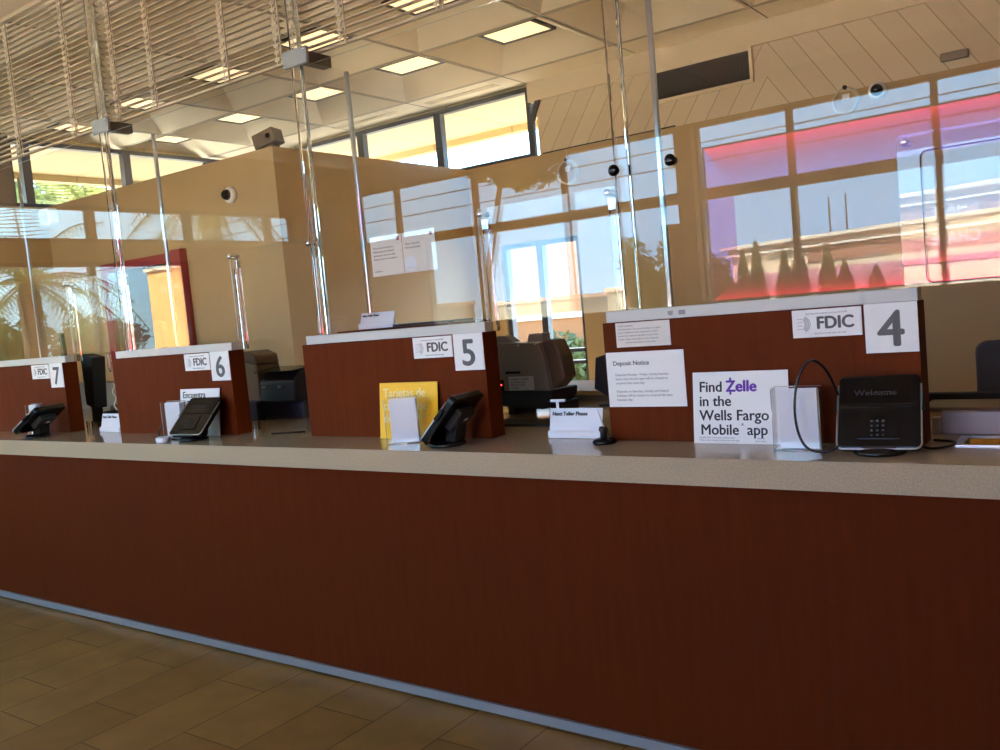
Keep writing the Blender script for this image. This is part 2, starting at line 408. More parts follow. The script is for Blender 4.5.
# lit troffers in the two coffer rows above the tellers
LN = {}
k = 0
rows = [(YS[-1]+YS[-2])/2, (YS[-2]+YS[-3])/2]
place = ['nearest the board wall', 'second from board wall', 'third from board wall', 'fourth from board wall', 'farthest from the board wall']
for r, yy in enumerate(rows):
    for n_, i in enumerate((4, 3, 2, 1, 0)):
        cx = (XS[i]+XS[i+1])/2 if i+1 < len(XS) else 0
        t = thing('ceiling_light', (cx, yy, 3.93), 'lit ceiling panel in the coffer row %s, %s' % ('by the back windows' if r == 0 else 'over the blinds', place[n_]), 'ceiling light', 'recessed ceiling lights')
        MB().box(cx-.25, cx+.25, yy-.17, yy+.17, 3.945, 3.955).build('diffuser', M_LIGHT, t)
        fr = MB()
        for a in ((cx-.275, cx-.25, yy-.195, yy+.195), (cx+.25, cx+.275, yy-.195, yy+.195), (cx-.25, cx+.25, yy-.195, yy-.17), (cx-.25, cx+.25, yy+.17, yy+.195)):
            fr.box(a[0], a[1], a[2], a[3], 3.935, 3.96)
        fr.build('frame', M_ALU, t)
# slot diffusers in the strip by the window
for q, (xa, xb) in enumerate(((-5.95, -5.05), (-7.3, -6.35))):
    t = thing('slot_vent', ((xa+xb)/2, 4.66, ZC), 'narrow slot air vent in ceiling strip above the %s back window' % ('right hand' if q == 0 else 'left hand'), 'air vent', 'slot vents by the back window')
    MB().box(xa, xb, 4.62, 4.72, ZC-.006, ZC-.001).build('frame', M_SOFFIT, t)
    MB().box(xa+.03, xb-.03, 4.655, 4.685, ZC-.008, ZC-.006).build('slot', M_RIB, t)

# back wall: low tan wall, clerestory, board wall, soffit
DX0, DX1, DZ = -5.31, -4.38, 2.26
mb = MB()
mb.box(XW-.2, DX0, 4.835, 5.03, 0, ZTOP); mb.box(DX1, XE+.2, 4.835, 5.03, 0, ZTOP); mb.box(DX0, DX1, 4.835, 5.03, DZ, ZTOP)
struct(mb.build('wall_back', M_WALL))
struct(MB().box(-4.76, XE+.2, 4.89, 5.03, ZTOP, 3.63).build('wall_boards', M_BOARDS))
mb = MB(); mb.box(-4.84, XE+.2, 4.87, 5.03, 3.612, ZC+.01); mb.box(-4.84, XE+.2, 4.864, 4.87, 3.612, 3.622)
struct(mb.build('trim_soffit', M_SOFFIT))
def frame_rect(mb, ax, p0, p1, u0, u1, z0, z1, w):
    """rectangular frame in the plane normal to ax"""
    def B(a, b, c, d):
        if ax == 'y': mb.box(a, b, p0, p1, c, d)
        else: mb.box(p0, p1, a, b, c, d)
    B(u0, u0+w, z0, z1); B(u1-w, u1, z0, z1); B(u0+w, u1-w, z0, z0+w); B(u0+w, u1-w, z1-w, z1)
def window(name, ax, p, u0, u1, z0, z1, mull=(), bars=(), w=.05, dep=.08, glass=True):
    mb = MB(); frame_rect(mb, ax, p, p+dep, u0, u1, z0, z1, w)
    for m_, mw in mull:
        if ax == 'y': mb.box(m_-mw/2, m_+mw/2, p-.004, p+dep-.004, z0+w, z1-w)
        else: mb.box(p-.004, p+dep-.004, m_-mw/2, m_+mw/2, z0+w, z1-w)
    for z_, (a, b), bw in bars:
        if ax == 'y': mb.box(a, b, p, p+dep, z_-bw/2, z_+bw/2)
        else: mb.box(p, p+dep, a, b, z_-bw/2, z_+bw/2)
    o = struct(mb.build(name, M_ALU))
    if glass:
        g = MB(); q = p+dep*.5
        if ax == 'y': g.box(u0+w*.5, u1-w*.5, q-.003, q+.003, z0+w*.5, z1-w*.5)
        else: g.box(q-.003, q+.003, u0+w*.5, u1-w*.5, z0+w*.5, z1-w*.5)
        g.build('window_pane', M_PANE, o)
    return o
# clerestory in the back wall
window('window_1', 'y', 4.9, XW, -4.84, ZTOP, ZC-.03, [(-8.3, .09), (-7.16, .09), (-6.02, .09)], w=.045)
struct(MB().add([(-4.84,4.87,3.44),(-4.76,4.87,3.615),(-4.70,4.87,3.615),(-4.80,4.87,3.40),(-4.80,4.87,3.08),(-4.84,4.87,3.08),
                 (-4.84,4.9,3.44),(-4.76,4.9,3.615),(-4.70,4.9,3.615),(-4.80,4.9,3.40),(-4.80,4.9,3.08),(-4.84,4.9,3.08)],
                [(0,1,2,3,4,5),(11,10,9,8,7,6)]+[(i,(i+1)%6,6+(i+1)%6,6+i) for i in range(6)]).build('trim_jamb', M_ALU))
# glazed opening in the back wall
window('window_2', 'y', 4.88, DX0, DX1, .0, DZ, [(-4.86, .07)], [(1.146, (-4.83, DX1), .035), (1.027, (-4.83, DX1), .035)], w=.05)

# vault block: front and side faces
mb = MB(); mb.box(XW, -8.16, 2.252, 2.40, 0, ZTOP); mb.box(-7.0, -5.631, 2.252, 2.40, 0, ZTOP); mb.box(-8.16, -7.0, 2.252, 2.40, 2.36, ZTOP)
struct(mb.build('wall_vault_front', M_WALL))
struct(MB().box(XW, -5.64, 2.40, 4.83, 2.98, 3.04).build('ceiling_shade_lid', M_WALLDK))  # unseen lid added to keep daylight out of the vault block
# red cased doorway into the vault, its darkness put in as a sheet
mb = MB(); mb.box(-8.22, -8.12, 2.2, 2.251, 0, 2.30); mb.box(-7.04, -6.90, 2.18, 2.251, 0, 2.40); mb.box(-8.22, -7.04, 2.2, 2.251, 2.30, 2.385)
d = struct(mb.build('door_1', M_REDP))
MB().box(-8.14, -7.02, 2.33, 2.39, 0, 2.34).build('doorway_dark_sheet', M_DARKFILL, d)  # dark colour stands in for the unlit inside of the doorway
MB().lathe((-7.16, 2.325, 1.4), [(.025, 0), (.025, -.02), (.012, -.03), (.03, -.05), (.03, -.07), (.01, -.08)], 14, ax='y').build('door_knob', M_CHROME, d)
struct(MB().box(-5.78, -5.631, 2.40, 4.83, 0, ZTOP).build('wall_vault_side', M_WALL))
# left wall
mb = MB()
mb.box(XW-.2, XW, -.8, 5.03, 0, ZTOP)
mb.box(XW-.2, XW, -.8, 1.95, ZTOP, ZC+.01, 1)
mb.box(XW-.2, XW, YF-.2, -.8, 3.12, ZC+.01); mb.box(XW-.2, XW, YF-.2, -.8, 0, 1.25)
mb.box(XW-.2, XW, YF-.2, -4.92, 1.25, 3.12); mb.box(XW-.2, XW, -4.92, -3.2, 1.25, 2.73)
mb.box(XW-.2, XW, -3.2, -.8, 2.52, 2.73)
struct(mb.build('wall_left', [M_WALL, M_WALLDK]))
window('window_3', 'x', XW-.14, 1.95, 4.9, ZTOP, ZC-.03, [(2.14, .09), (3.28, .09), (4.4, .09)], w=.045)
window('window_4', 'x', XW-.14, -4.92, -.8, 2.73, 3.12, [(-4.5, .09), (-3.28, .09), (-2.05, .09)], w=.04)
window('window_5', 'x', XW-.14, -3.2, -.8, 1.25, 2.52, [(-2.0, .06)], w=.05)
# right wall
struct(MB().box(XE, XE+.2, YF-.2, 5.03, 0, ZC+.01).build('wall_right', M_WALL))
# front wall with its window bays (behind the camera, seen mirrored in the acrylic)
SILL = .95
mb = MB(); y0, y1 = YF-.2, YF
mb.box(XW-.2, XE+.2, y0, y1, 3.43, ZC+.01); mb.box(XW-.2, XE+.2, y0, y1, 0, SILL)
mb.box(XW-.2, -9.42+.3, y0, y1, SILL, 3.43); mb.box(0.0, XE+.2, y0, y1, SILL, 3.43)  # right end closed, out of view, to keep light off the vault side
mb.box(-9.12, -7.92, y0, y1, SILL, 2.64)
mb.box(-4.13, -3.93, y0-.02, y1+.06, SILL, 3.43)
struct(mb.build('wall_front', M_WALL))
def bay(n, xa, xb, za, zb, mull): return window('window_%d' % n, 'y', YF-.14, xa, xb, za, zb, [(m, .06) for m in mull], w=.03)
bay(6, -9.12, -4.13, 2.70, 3.43, (-8.38, -7.02, -5.66))
bay(7, -7.92, -4.13, SILL, 2.64, (-7.02, -5.66))
bay(8, -3.93, 0.0, 2.70, 3.43, (-2.9, -1.53))
bay(9, -3.93, 0.0, SILL, 2.64, (-2.9, -1.53))
mb = MB(); mb.box(-9.12, -4.13, y0, y1, 2.64, 2.70); mb.box(-3.93, 0.0, y0, y1, 2.64, 2.70)
struct(mb.build('trim_1', M_ALU))

# eaves outside
mb = MB(); mb.box(-10.95, XE+1, 5.04, 6.35, 3.76, 3.84); mb.box(-10.95, XE+1, 6.27, 6.42, 3.68, 4.0)
struct(mb.build('trim_eave_back', M_EAVE))
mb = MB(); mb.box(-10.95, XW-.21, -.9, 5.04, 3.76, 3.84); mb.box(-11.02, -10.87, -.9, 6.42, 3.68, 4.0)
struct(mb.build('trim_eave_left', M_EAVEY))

# ------------------------------------------------------------------ teller counter
t = thing('teller_counter', (-3, .05, 0), 'long cherry wood teller counter base standing on the tiled floor', 'counter')
MB().box(-9.1, 1.6, .03, .9, .05, H-.093).build('front_panel', M_CHERRY, t, bevel=.003)
MB().box(-9.1, 1.6, .05, .88, 0, .012).build('plinth', M_BLACKM, t)
mb = MB(); mb.box(-9.1, -3.02, .018, .88, .012, .05); mb.box(-3.018, 1.6, .018, .88, .012, .05)
mb.build('toe_strip', M_TOE, t)
mb = MB()
for x0_, x1_, ya, yb_ in ((-9.1, -.47, 0, 1.5), (-.47, .0, 0, .30), (-.47, .0, .45, 1.5), (0, 1.6, 0, 1.5)): mb.box(x0_, x1_, ya, yb_, H-.092, H)
tag(mb.build('countertop', M_STONE), 'speckled beige solid surface countertop running the full length of the teller line', 'countertop')

# privacy panels
YP = .305
XL4, PW, SP = -1.6683, 1.1099, 1.6817
HP = H+.4506
NUM = {4: 'number 4', 5: 'number 5', 6: 'number 6', 7: 'number 7'}
def PX(n): return XL4-(n-4)*SP
def label_extra(n): return 'at the window marked %d' % n
for n in (4, 5, 6, 7):
    x0_ = PX(n); x1_ = x0_+PW
    t = thing('privacy_panel', (x0_+PW/2, YP+.05, H), 'reddish brown wood privacy panel with the %d plate, %s' % (n, {4: 'nearest the camera', 5: 'behind the yellow poster', 6: 'behind the Encuentra poster', 7: 'cut off by the left picture edge'}[n]), 'privacy panel', 'privacy panels along the counter')
    MB().box(x0_, x1_, YP, YP+.098, H+.0005, HP, 0).build('panel', M_CHERRYP, t, bevel=.0015)
    MB().box(x0_+.004, x1_-.004, YP+.025, YP+.085, HP+.0005, HP+.042).build('cap', M_CAP, t, bevel=.002)
# tag cap top sticker marks on panel 4
for q, (xa, xb) in enumerate(((-1.408, -1.385), (-1.364, -1.338))):
    mb = MB(); mb.prism([(xa, HP+.028), (xb, HP+.028), (xb-.004, HP+.012), (xa+.004, HP+.012)] if q == 0 else rrect(xa, xb, HP+.012, HP+.029, .004), 'y', YP+.0235, YP+.0245)
    tag(mb.build('cap_decal', M_LIGHTTXT), '%s tiny grey mark printed on the metal cap above the deposit notice' % ('left hand', 'right hand')[q], 'decal', 'marks on the metal cap')

DESC = {3: 'right of the deal tray', 4: 'carrying the deposit notice', 5: 'behind the yellow poster', 6: 'behind the Encuentra poster', 7: 'at the left edge'}
# plates: number and FDIC
YS_ = YP-.004
def number_plate(n):
    x0_ = PX(n)+.951; x1_ = PX(n)+1.11-.002
    t = thing('number_plate', (x0_+.08, YP, HP-.157), 'white plate with grey %d, top right of the panel %s' % (n, DESC[n]), 'number plate', 'window number plates')
    MB().box(x0_, x1_, YP-.004, YP-.0005, HP-.156, HP+.001).build('plate', M_WHITE, t)
    letter(MB(), str(n), .158, (x0_+x1_)/2, YP-.0046, HP-.134, align='CENTER', bold=.0035, stretch=1.02).build('numeral', M_GREYTXT, t, recalc=False)
def fdic_plate(n):
    x0_ = PX(n)+.722; x1_ = PX(n)+.943; z1 = HP-.003; z0 = HP-.095
    t = thing('insurance_plate', (x0_+.1, YP, z0), 'white FDIC plate left of the %d, on the panel %s' % (n, DESC[n]), 'sign', 'FDIC plates')
    MB().box(x0_, x1_, YP-.004, YP-.0005, z0, z1).build('plate', M_WHITE, t)
    letter(MB(), 'FDIC', .056, x0_+.078, YP-.0046, z0+.028, bold=.0022, stretch=.98).build('lettering', M_GREYTXT, t, recalc=False)
    mb = MB(); letter(mb, 'Each depositor insured to at least $250,000', .0075, x0_+.045, YP-.0046, z1-.016)
    letter(mb, 'Backed by the full faith and credit', .0075, x0_+.07, YP-.0046, z0+.01)
    for q in range(4):
        pts = [(x0_+.03+(.0+q*.0)*1+math.cos(a)*(.012+q*.0055), YP-.0046, (z0+z1)/2-.002+math.sin(a)*(.016+q*.0035)) for a in [(-65+13*i)/57.3 for i in range(11)]]
        mb.tube(pts, .0008, 4)
        mb.box(x0_+.016, x0_+.034, YP-.0048, YP-.0042, z0+.028+q*.011, z0+.0295+q*.011)
    mb.build('seal', M_LIGHTTXT, t, recalc=False)
for n in (4, 5, 6, 7): number_plate(n); fdic_plate(n)

# notices on panel 4
t = thing('deposit_notice', (-1.5, YP, 1.2), 'white card headed Deposit Notice taped to the wood panel of window 4', 'notice')
MB().box(-1.663, -1.345, YP-.0025, YP-.0004, 1.2, 1.408).build('card', M_WHITE, t)
letter(MB(), 'Deposit Notice', .024, -1.635, YP-.003, 1.358, bold=.0004).build('heading', M_GREYTXT, t, recalc=False)
mb = MB()
for i, s in enumerate(('Deposits Monday - Friday, during business', 'hours that we are open will be treated as', 'received that same day.', '', 'Deposits on Saturday, Sunday and federal', 'holidays will be treated as received the next', 'business day.')):
    letter(mb, s, .0128, -1.628, YP-.003, 1.318-i*.0158)
mb.build('text', M_LIGHTTXT, t, recalc=False)
t = thing('funds_notice', (-1.5, YP, 1.43), 'small white strip notice of fine print above the deposit notice', 'notice')
MB().box(-1.612, -1.391, YP-.0025, YP-.0004, 1.426, 1.518).build('card', M_PAPER, t)
mb = MB()
for i, s in enumerate(('Funds availability', 'General policy. Our general policy is to allow', 'you to withdraw funds deposited by check', 'on the first business day after we get them.', 'Longer delays may apply to some deposits', 'and we will tell you at the time.')):
    letter(mb, s, .0096, -1.603+(.03 if i == 5 else 0), YP-.003, 1.503-i*.0125)
mb.build('text', M_LIGHTTXT, t, recalc=False)

# standing posters
def poster(name, loc, x0_, x1_, zb, zt, m, label):
    t = thing(name, loc, label, 'poster')
    mb = MB(); mb.box(x0_, x1_, 0, .003, zb, zt)
    return t, mb
Yb, Yt = .265, YP-.006
def lean(mb, z0, z1):
    for i, v in enumerate(mb.v):
        k_ = (v[2]-z0)/(z1-z0); mb.v[i] = (v[0], v[1]+Yb+(Yt-Yb-.004)*k_, v[2])
    return mb
t = thing('app_poster', (-1.15, Yb, H), 'white poster reading Find Zelle in the Wells Fargo Mobile app, leaning on panel', 'poster', 'leaning posters on the counter')
x0_ = -1.312
lean(MB().box(x0_, x0_+.342, 0, .003, H+.001, 1.322), H, 1.322).build('board', M_WHITE, t)
mb = MB()
letter(mb, 'Find', .0515, x0_+.023, -.0006, 1.253, bold=.001); letter(mb, 'in the', .0515, x0_+.023, -.0006, 1.203, bold=.001)
letter(mb, 'Wells Fargo', .0515, x0_+.023, -.0006, 1.153, bold=.001); letter(mb, 'Mobile', .0515, x0_+.026, -.0006, 1.103, bold=.001); letter(mb, 'app', .0515, x0_+.196, -.0006, 1.103, bold=.001)
letter(mb, '®', .012, x0_+.176, -.0006, 1.134)
lean(mb, H, 1.322).build('lettering', M_BLACKTXT, t, recalc=False)
mb = MB(); letter(mb, 'Zelle', .054, x0_+.123, -.0006, 1.253, bold=.0022)
mb.box(x0_+.136, x0_+.143, -.0012, -.0004, 1.289, 1.301); mb.box(x0_+.136, x0_+.143, -.0012, -.0004, 1.242, 1.254)
lean(mb, H, 1.322).build('purple_lettering', M_PURPLE, t, recalc=False)
mb = MB(); letter(mb, 'Member FDIC. Terms and conditions apply.', .0075, x0_+.02, -.0006, 1.09); letter(mb, 'Mobile carrier message and data rates may apply.', .0075, x0_+.02, -.0006, 1.081)
lean(mb, H, 1.322).build('small_print', M_LIGHTTXT, t, recalc=False)
mb = letter(MB(), 'Scan to', .0085, x0_+.232, -.0006, 1.088); letter(mb, 'learn more', .0085, x0_+.224, -.0006, 1.079)
lean(mb, H, 1.322).build('scan_note', M_LIGHTTXT, t, recalc=False)

t = thing('card_poster', (-2.68, Yb, H), 'yellow poster reading Tarjetas de credito que destacan, behind brochure holder by window 5', 'poster', 'leaning posters on the counter')
x0_ = -2.847
lean(MB().box(x0_, x0_+.344, 0, .003, H+.001, 1.322), H, 1.322).build('board', M_YELLOW, t)
mb = MB()
for i, s in enumerate(('Tarjetas de', 'crédito que', 'destacan')): letter(mb, s, .056, x0_+.022, -.0006, 1.258-i*.057, bold=.0008)
lean(mb, H, 1.322).build('lettering', M_YTXT, t, recalc=False)

t = thing('spanish_poster', (-4.2, Yb, H), 'white poster beginning Encuentra, half hidden behind the card terminal by window 6', 'poster', 'leaning posters on the counter')
x0_ = -4.369
lean(MB().box(x0_, x0_+.347, 0, .003, H+.001, 1.325), H, 1.325).build('board', M_WHITE, t)
mb = MB()
for i, s in enumerate(('Encuentra', '$', '', '')): letter(mb, s, .05, x0_+.024, -.0006, 1.276-i*.052, bold=.0008)
lean(mb, H, 1.325).build('lettering', M_BLACKTXT, t, recalc=False)
mb = letter(MB(), 'Zelle', .052, x0_+.06, -.0006, 1.224, bold=.0018)
lean(mb, H, 1.325).build('purple_lettering', M_PURPLE, t, recalc=False)

# brochure holders
def brochure_holder(cx, cy, rot, w, h, label, paper_label):
    t = thing('brochure_holder', (cx, cy, H), label, 'brochure holder', 'clear brochure holders on the counter')
    mb = MB(); hw = w/2; R = Matrix.Translation((cx, cy, H)) @ Matrix.Rotation(rot, 4, 'Z')
    mb.box(-hw, hw, -.04, .045, .0008, .004); mb.box(-hw, hw, -.040, -.037, .004, h*.98); mb.box(-hw, hw, .005, .008, .004, h)
    mb.box(-hw, -hw+.003, -.037, .005, .004, h); mb.box(hw-.003, hw, -.037, .005, .004, h)
    mb.xf(R).build('holder', [M_SHEET], t)
    mb = MB(); mb.tube([(-hw, -.04, .004), (-hw, -.04, h*.98)], .0016, 5); mb.tube([(hw, -.04, .004), (hw, -.04, h*.98)], .0016, 5); mb.tube([(-hw, -.04, .002), (hw, -.04, .002)], .0018, 5); mb.tube([(-hw, .006, h), (hw, .006, h)], .0014, 5)
    mb.xf(R).build('rim', M_EDGE, t)
    b = thing('brochure', (cx, cy, H+.006), paper_label, 'brochure', 'brochures in the clear holders')
    mb = MB()
    for i in range(5): mb.box(-hw+.02+.0006*i, hw-.008-.0003*i, -.03+i*.006, -.0262+i*.006, .006, h*.96+(i % 3)*.002)
    mb.xf(R).build('leaves', M_WHITE2, b)
brochure_holder(-.915, .205, math.radians(3), .15, .205, 'clear acrylic brochure holder in front of the white app poster', 'white brochures in the clear holder by the white app poster')
brochure_holder(-2.615, .185, math.radians(22), .15, .2, 'clear acrylic brochure holder in front of the yellow poster', 'white brochures in the clear holder by the yellow poster')
brochure_holder(-4.31, .215, math.radians(6), .15, .2, 'clear acrylic brochure holder beside the Encuentra poster', 'white brochures in the holder by the Encuentra poster')
brochure_holder(-5.86, .235, math.radians(6), .11, .2, 'clear acrylic brochure holder under the FDIC plate of window 7', 'white brochures in the holder under window 7')

# card terminals
def terminal(x, y, rot, tilt, label, cable=None):
    t = thing('card_terminal', (x, y, H), label, 'card terminal', 'card terminals on the counter')
    Rz = Matrix.Translation((x, y, H)) @ Matrix.Rotation(rot, 4, 'Z')
    T = Rz @ Matrix.Translation((0, .03, .124)) @ Matrix.Rotation(-tilt, 4, 'X')
    hw, hh = .117, .123
    MB().prism(rrect(-hw, hw, -hh, hh, .018), 'y', -.006, .026).xf(T).build('body', M_BLACK, t, bevel=.004)
    # silver edge trim round the front
    p = rrect(-hw-.002, hw+.002, -hh-.002, hh+.002, .02)
    o_ = [(a, -.003, b) for a, b in p if b < .09]
    i0 = [q for q in o_ if q[0] < 0 and q[2] > -hh*.5]; i1 = [q for q in o_ if not (q[0] < 0 and q[2] > -hh*.5)]
    path = [(-hw-.002, -.003, .09)]+[q for q in o_ if q[0] < 0]+[q for q in o_ if q[0] >= 0]+[(hw+.002, -.003, .09)]
    MB().tube(path, .0032, 6).xf(T).build('edge_trim', M_SILVER, t)
    MB().prism(rrect(-hw+.008, hw-.008, .012, hh-.008, .006), 'y', -.0085, -.006).xf(T).build('bezel', M_BLACK, t)
    sc = MB().box(-hw+.02, hw-.026, -.0092, -.0085, .022, hh-.02).xf(T).build('screen', M_SCREEN, t)
    letter(MB(), 'Welcome', .027, -.01, -.0094, .052, align='CENTER', stretch=1.15).xf(T).build('lettering', M_DIMTXT, sc, recalc=False)
    kp = MB().prism([(-.045, -.001), (.045, -.001), (.05, -.03), (.06, -.095), (-.06, -.095), (-.05, -.03)], 'y', -.009, -.006).xf(T).build('keypad', M_BLACK, t, bevel=.002)
    mb = MB()
    for r in range(4):
        for c in range(3): mb.box(-.019+c*.016-.005, -.019+c*.016+.005, -.0108, -.009, -.036-r*.0155-.0045, -.036-r*.0155+.0045)
    mb.xf(T).build('keys', M_BLACKM, kp, bevel=.001)
    mb = MB()
    for r in range(4):
        for c in range(3): mb.box(-.019+c*.016-.0012, -.019+c*.016+.0012, -.0112, -.0108, -.036-r*.0155-.0015, -.036-r*.0155+.0015)
    mb.xf(T).build('key_marks', M_LIGHTTXT, kp)
    MB().box(-.05, .05, -.03+.022, -.008+.022, -hh-.002, -hh+.006).xf(T).build('card_slot', M_BLACKM, t, bevel=.002)
    for sx in (-1, 1): MB().prism([(-.006, .0), (.012, .0), (.012, .05), (-.002, .058)], 'x', sx*hw-(.004 if sx < 0 else -.001), sx*hw+(.012 if sx > 0 else -.012)).xf(T).build('side_clip', M_BLACK, t, bevel=.002)
    MB().box(-.03, .0, .0578, .0586, .02, .034).xf(T).build('back_sticker', M_WHITE, t)
    # hinge block behind, neck and foot
    MB().box(-.06, .06, .024, .058, -.03, .07).xf(T).build('back_housing', M_BLACKM, t, bevel=.006)
    TL = Matrix.Translation((0, .03, .124)) @ Matrix.Rotation(-tilt, 4, 'X')
    q1, q2, q3 = TL @ Vector((0, .03, -.05)), TL @ Vector((0, .03, .03)), TL @ Vector((0, .055, .0))
    MB().prism([(q1.y*.5+.005, .018), (.065, .018), (q3.y+.01, q3.z), (q2.y, q2.z), (q1.y, q1.z)], 'x', -.04, .04).xf(Rz).build('neck', M_BLACK, t, bevel=.006)
    MB().lathe((0, 0, 0), [(.074, .001), (.078, .006), (.076, .014), (.06, .021), (.03, .023)], 28).xf(Rz).build('base', M_BLACK, t)
    if cable: MB().tube(cable, .0042, 7).build('cable', M_BLACK, t)
    return t
def smooth(pts, n=6):
    P = [Vector(p) for p in pts]; out = []
    for i in range(len(P)-1):
        p0, p1, p2, p3 = P[max(i-1, 0)], P[i], P[i+1], P[min(i+2, len(P)-1)]
        for k_ in range(n):
            u = k_/n
            out.append(.5*((2*p1)+(-p0+p2)*u+(2*p0-5*p1+4*p2-p3)*u*u+(-p0+3*p1-3*p2+p3)*u**3))
    out.append(P[-1]); return out
terminal(-.658, .15, math.radians(7), math.radians(33), 'black card terminal facing the customer with screen reading Welcome, below the 4 plate',
         smooth([(-.775, .16, 1.25), (-.785, .15, 1.29), (-.80, .13, 1.335), (-.83, .115, 1.365), (-.862, .11, 1.345), (-.885, .1, 1.28), (-.892, .095, 1.2), (-.88, .09, 1.13), (-.85, .085, 1.09), (-.80, .09, 1.083), (-.765, .1, 1.1)]))
terminal(-2.345, .135, math.radians(-84), math.radians(43), 'black card terminal turned sideways and tilted back, right of the yellow poster', None)
terminal(-4.06, .13, math.radians(6), math.radians(46), 'black card terminal tilted back, in front of the Encuentra poster',
         smooth([(-4.16, .16, 1.09), (-4.2, .14, 1.0755), (-4.3, .10, 1.0765), (-4.34, .11, 1.1), (-4.33, .13, 1.15)]))
terminal(-5.66, .12, math.radians(-74), math.radians(56), 'black card terminal turned sideways, farthest left on the counter below the 7 plate', None)
# right hand cable of the near terminal, running back to the cup
tag(MB().tube(smooth([(-.56, .2, 1.09), (-.53, .21, 1.077), (-.5, .24, 1.0745), (-.475, .3, 1.0745), (-.49, .35, 1.0745), (-.545, .37, 1.0745)]), .0045, 7).build('terminal_cord', M_BLACK), 'short black cord looping on the counter right of the welcome terminal', 'cord')
# white cylinder under terminal 6
tag(MB().lathe((-4.21, .05, H+.0005), [(.034, 0), (.038, .004), (.038, .026), (.03, .03)], 20).build('cable_puck', M_WHITE2), 'small white round puck beside the tilted terminal by window 6', 'puck')

# next teller signs
def teller_sign(x0_, x1_, y, z0, z1, rot, label, bar=True):
    w = x1_-x0_; c = (x0_+x1_)/2
    t = thing('next_teller_sign', (c, y, z0), label, 'sign', 'next teller please signs')
    R = Matrix.Translation((c, y, z0)) @ Matrix.Rotation(rot, 4, 'Z')
    h = z1-z0
    MB().prism([(-.0035, .026), (.0, .026), (.02, h), (.0165, h)], 'x', -w/2, w/2).xf(R).build('plate', M_WHITE2, t)
    MB().prism([(-.016, .0008), (.03, .0008), (.03, .006), (.0, .024), (-.004, .03), (-.012, .03), (-.016, .02)], 'x', -w/2-.002, w/2+.012).xf(R).build('holder', M_WHITE2, t, bevel=.002)
    mb = MB(); letter(mb, 'Next Teller Please', h*.185, -w/2+.012, 0, h*.76, bold=.0008)
    for i, v in enumerate(mb.v): mb.v[i] = (v[0], v[1]-.005+.020*((v[2]-.026)/(h-.026)), v[2])
    mb.xf(R).build('lettering', M_BLACKTXT, t, recalc=False)
    if bar:
        mb = MB(); mb.box(-w*.40, -w*.35, .022, .028, .02, h+.026); mb.box(-w*.5, -w*.22, .02, .03, h+.026, h+.036)
        mb.xf(R).build('pull_tab', M_WHITE2, t)
teller_sign(-1.975, -1.732, .35, H, H+.118, 0, 'white sign reading Next Teller Please in the gap left of the deposit notice')
teller_sign(-5.33, -5.12, .36, H, H+.11, 0, 'small white sign reading Next Teller Please in the gap left of panel 6', False)
teller_sign(-3.19, -2.965, .56, HP+.05, HP+.13, 0, 'pale sign reading Next Teller Please seen through the shield above panel 5', False)
# ledge behind panel 5 that carries the last one and a folder
tag(MB().box(-3.2, -2.5, .45, .72, HP+.02, HP+.05).build('back_shelf', M_CHERRYD), 'narrow shelf behind the top of privacy panel 5', 'shelf')
MB().box(-3.2, -2.5, .404, .45, HP-.06, HP+.05).build('shelf_support', M_CHERRYD, bpy.data.objects['back_shelf'])
mb = MB(); mb.box(-2.92, -2.55, .5, .66, HP+.051, HP+.062)
tag(mb.build('dark_folder', M_NAVY, bevel=.002), 'dark flat folder lying on the shelf behind panel 5', 'folder')

# pen base without pen
t = thing('pen_stand', (-1.66, .235, H), 'round black pen base with stub on the counter left of panel 4', 'pen stand')
MB().lathe((-1.66, .235, H), [(.044, .001), (.047, .008), (.042, .018), (.02, .024)], 24).build('base', M_BLACK, t)
MB().lathe((-1.665, .24, H+.022), [(.014, 0), (.013, .02), (.018, .03), (.014, .042)], 16).build('swivel', M_BLACKM, t)
MB().tube([(-1.66, .24, H+.055), (-1.70, .27, H+.125)], [.004, .0018], 8).build('stub', M_SILVER, t)

# deal tray at the right
t = thing('deal_tray', (-.24, .37, H), 'recessed brass lined deal tray sunk in the counter at the right edge', 'deal tray')
mb = MB(); mb.box(-.48, .01, .29, .302, H+.0005, H+.004); mb.box(-.48, .01, .448, .46, H+.0005, H+.004); mb.box(-.48, -.455, .302, .448, H+.0005, H+.004); mb.box(-.015, .01, .302, .448, H+.0005, H+.004)
mb.build('rim', M_SILVER, t)
mb = MB()
prof = [(.303+.144*i/10, H-.003-.055*math.sin(PI*i/10)) for i in range(11)]
mb.add([(-.454, a, b) for a, b in prof]+[(-.016, a, b) for a, b in prof], [(i, i+1, 12+i, 11+i) for i in range(10)], 0, True)
mb.build('trough', M_BRASS, t, recalc=False)
t = thing('deal_shield', (-.27, .52, H), 'low frosted white upstand on the counter behind the brass tray', 'upstand')
MB().box(-.545, .03, .51, .54, H+.0006, H+.075).build('board', M_LILAC, t, bevel=.003)
MB().box(-.575, -.55, .50, .55, H+.0006, H+.055).build('end_block', M_LILAC, t, bevel=.004)

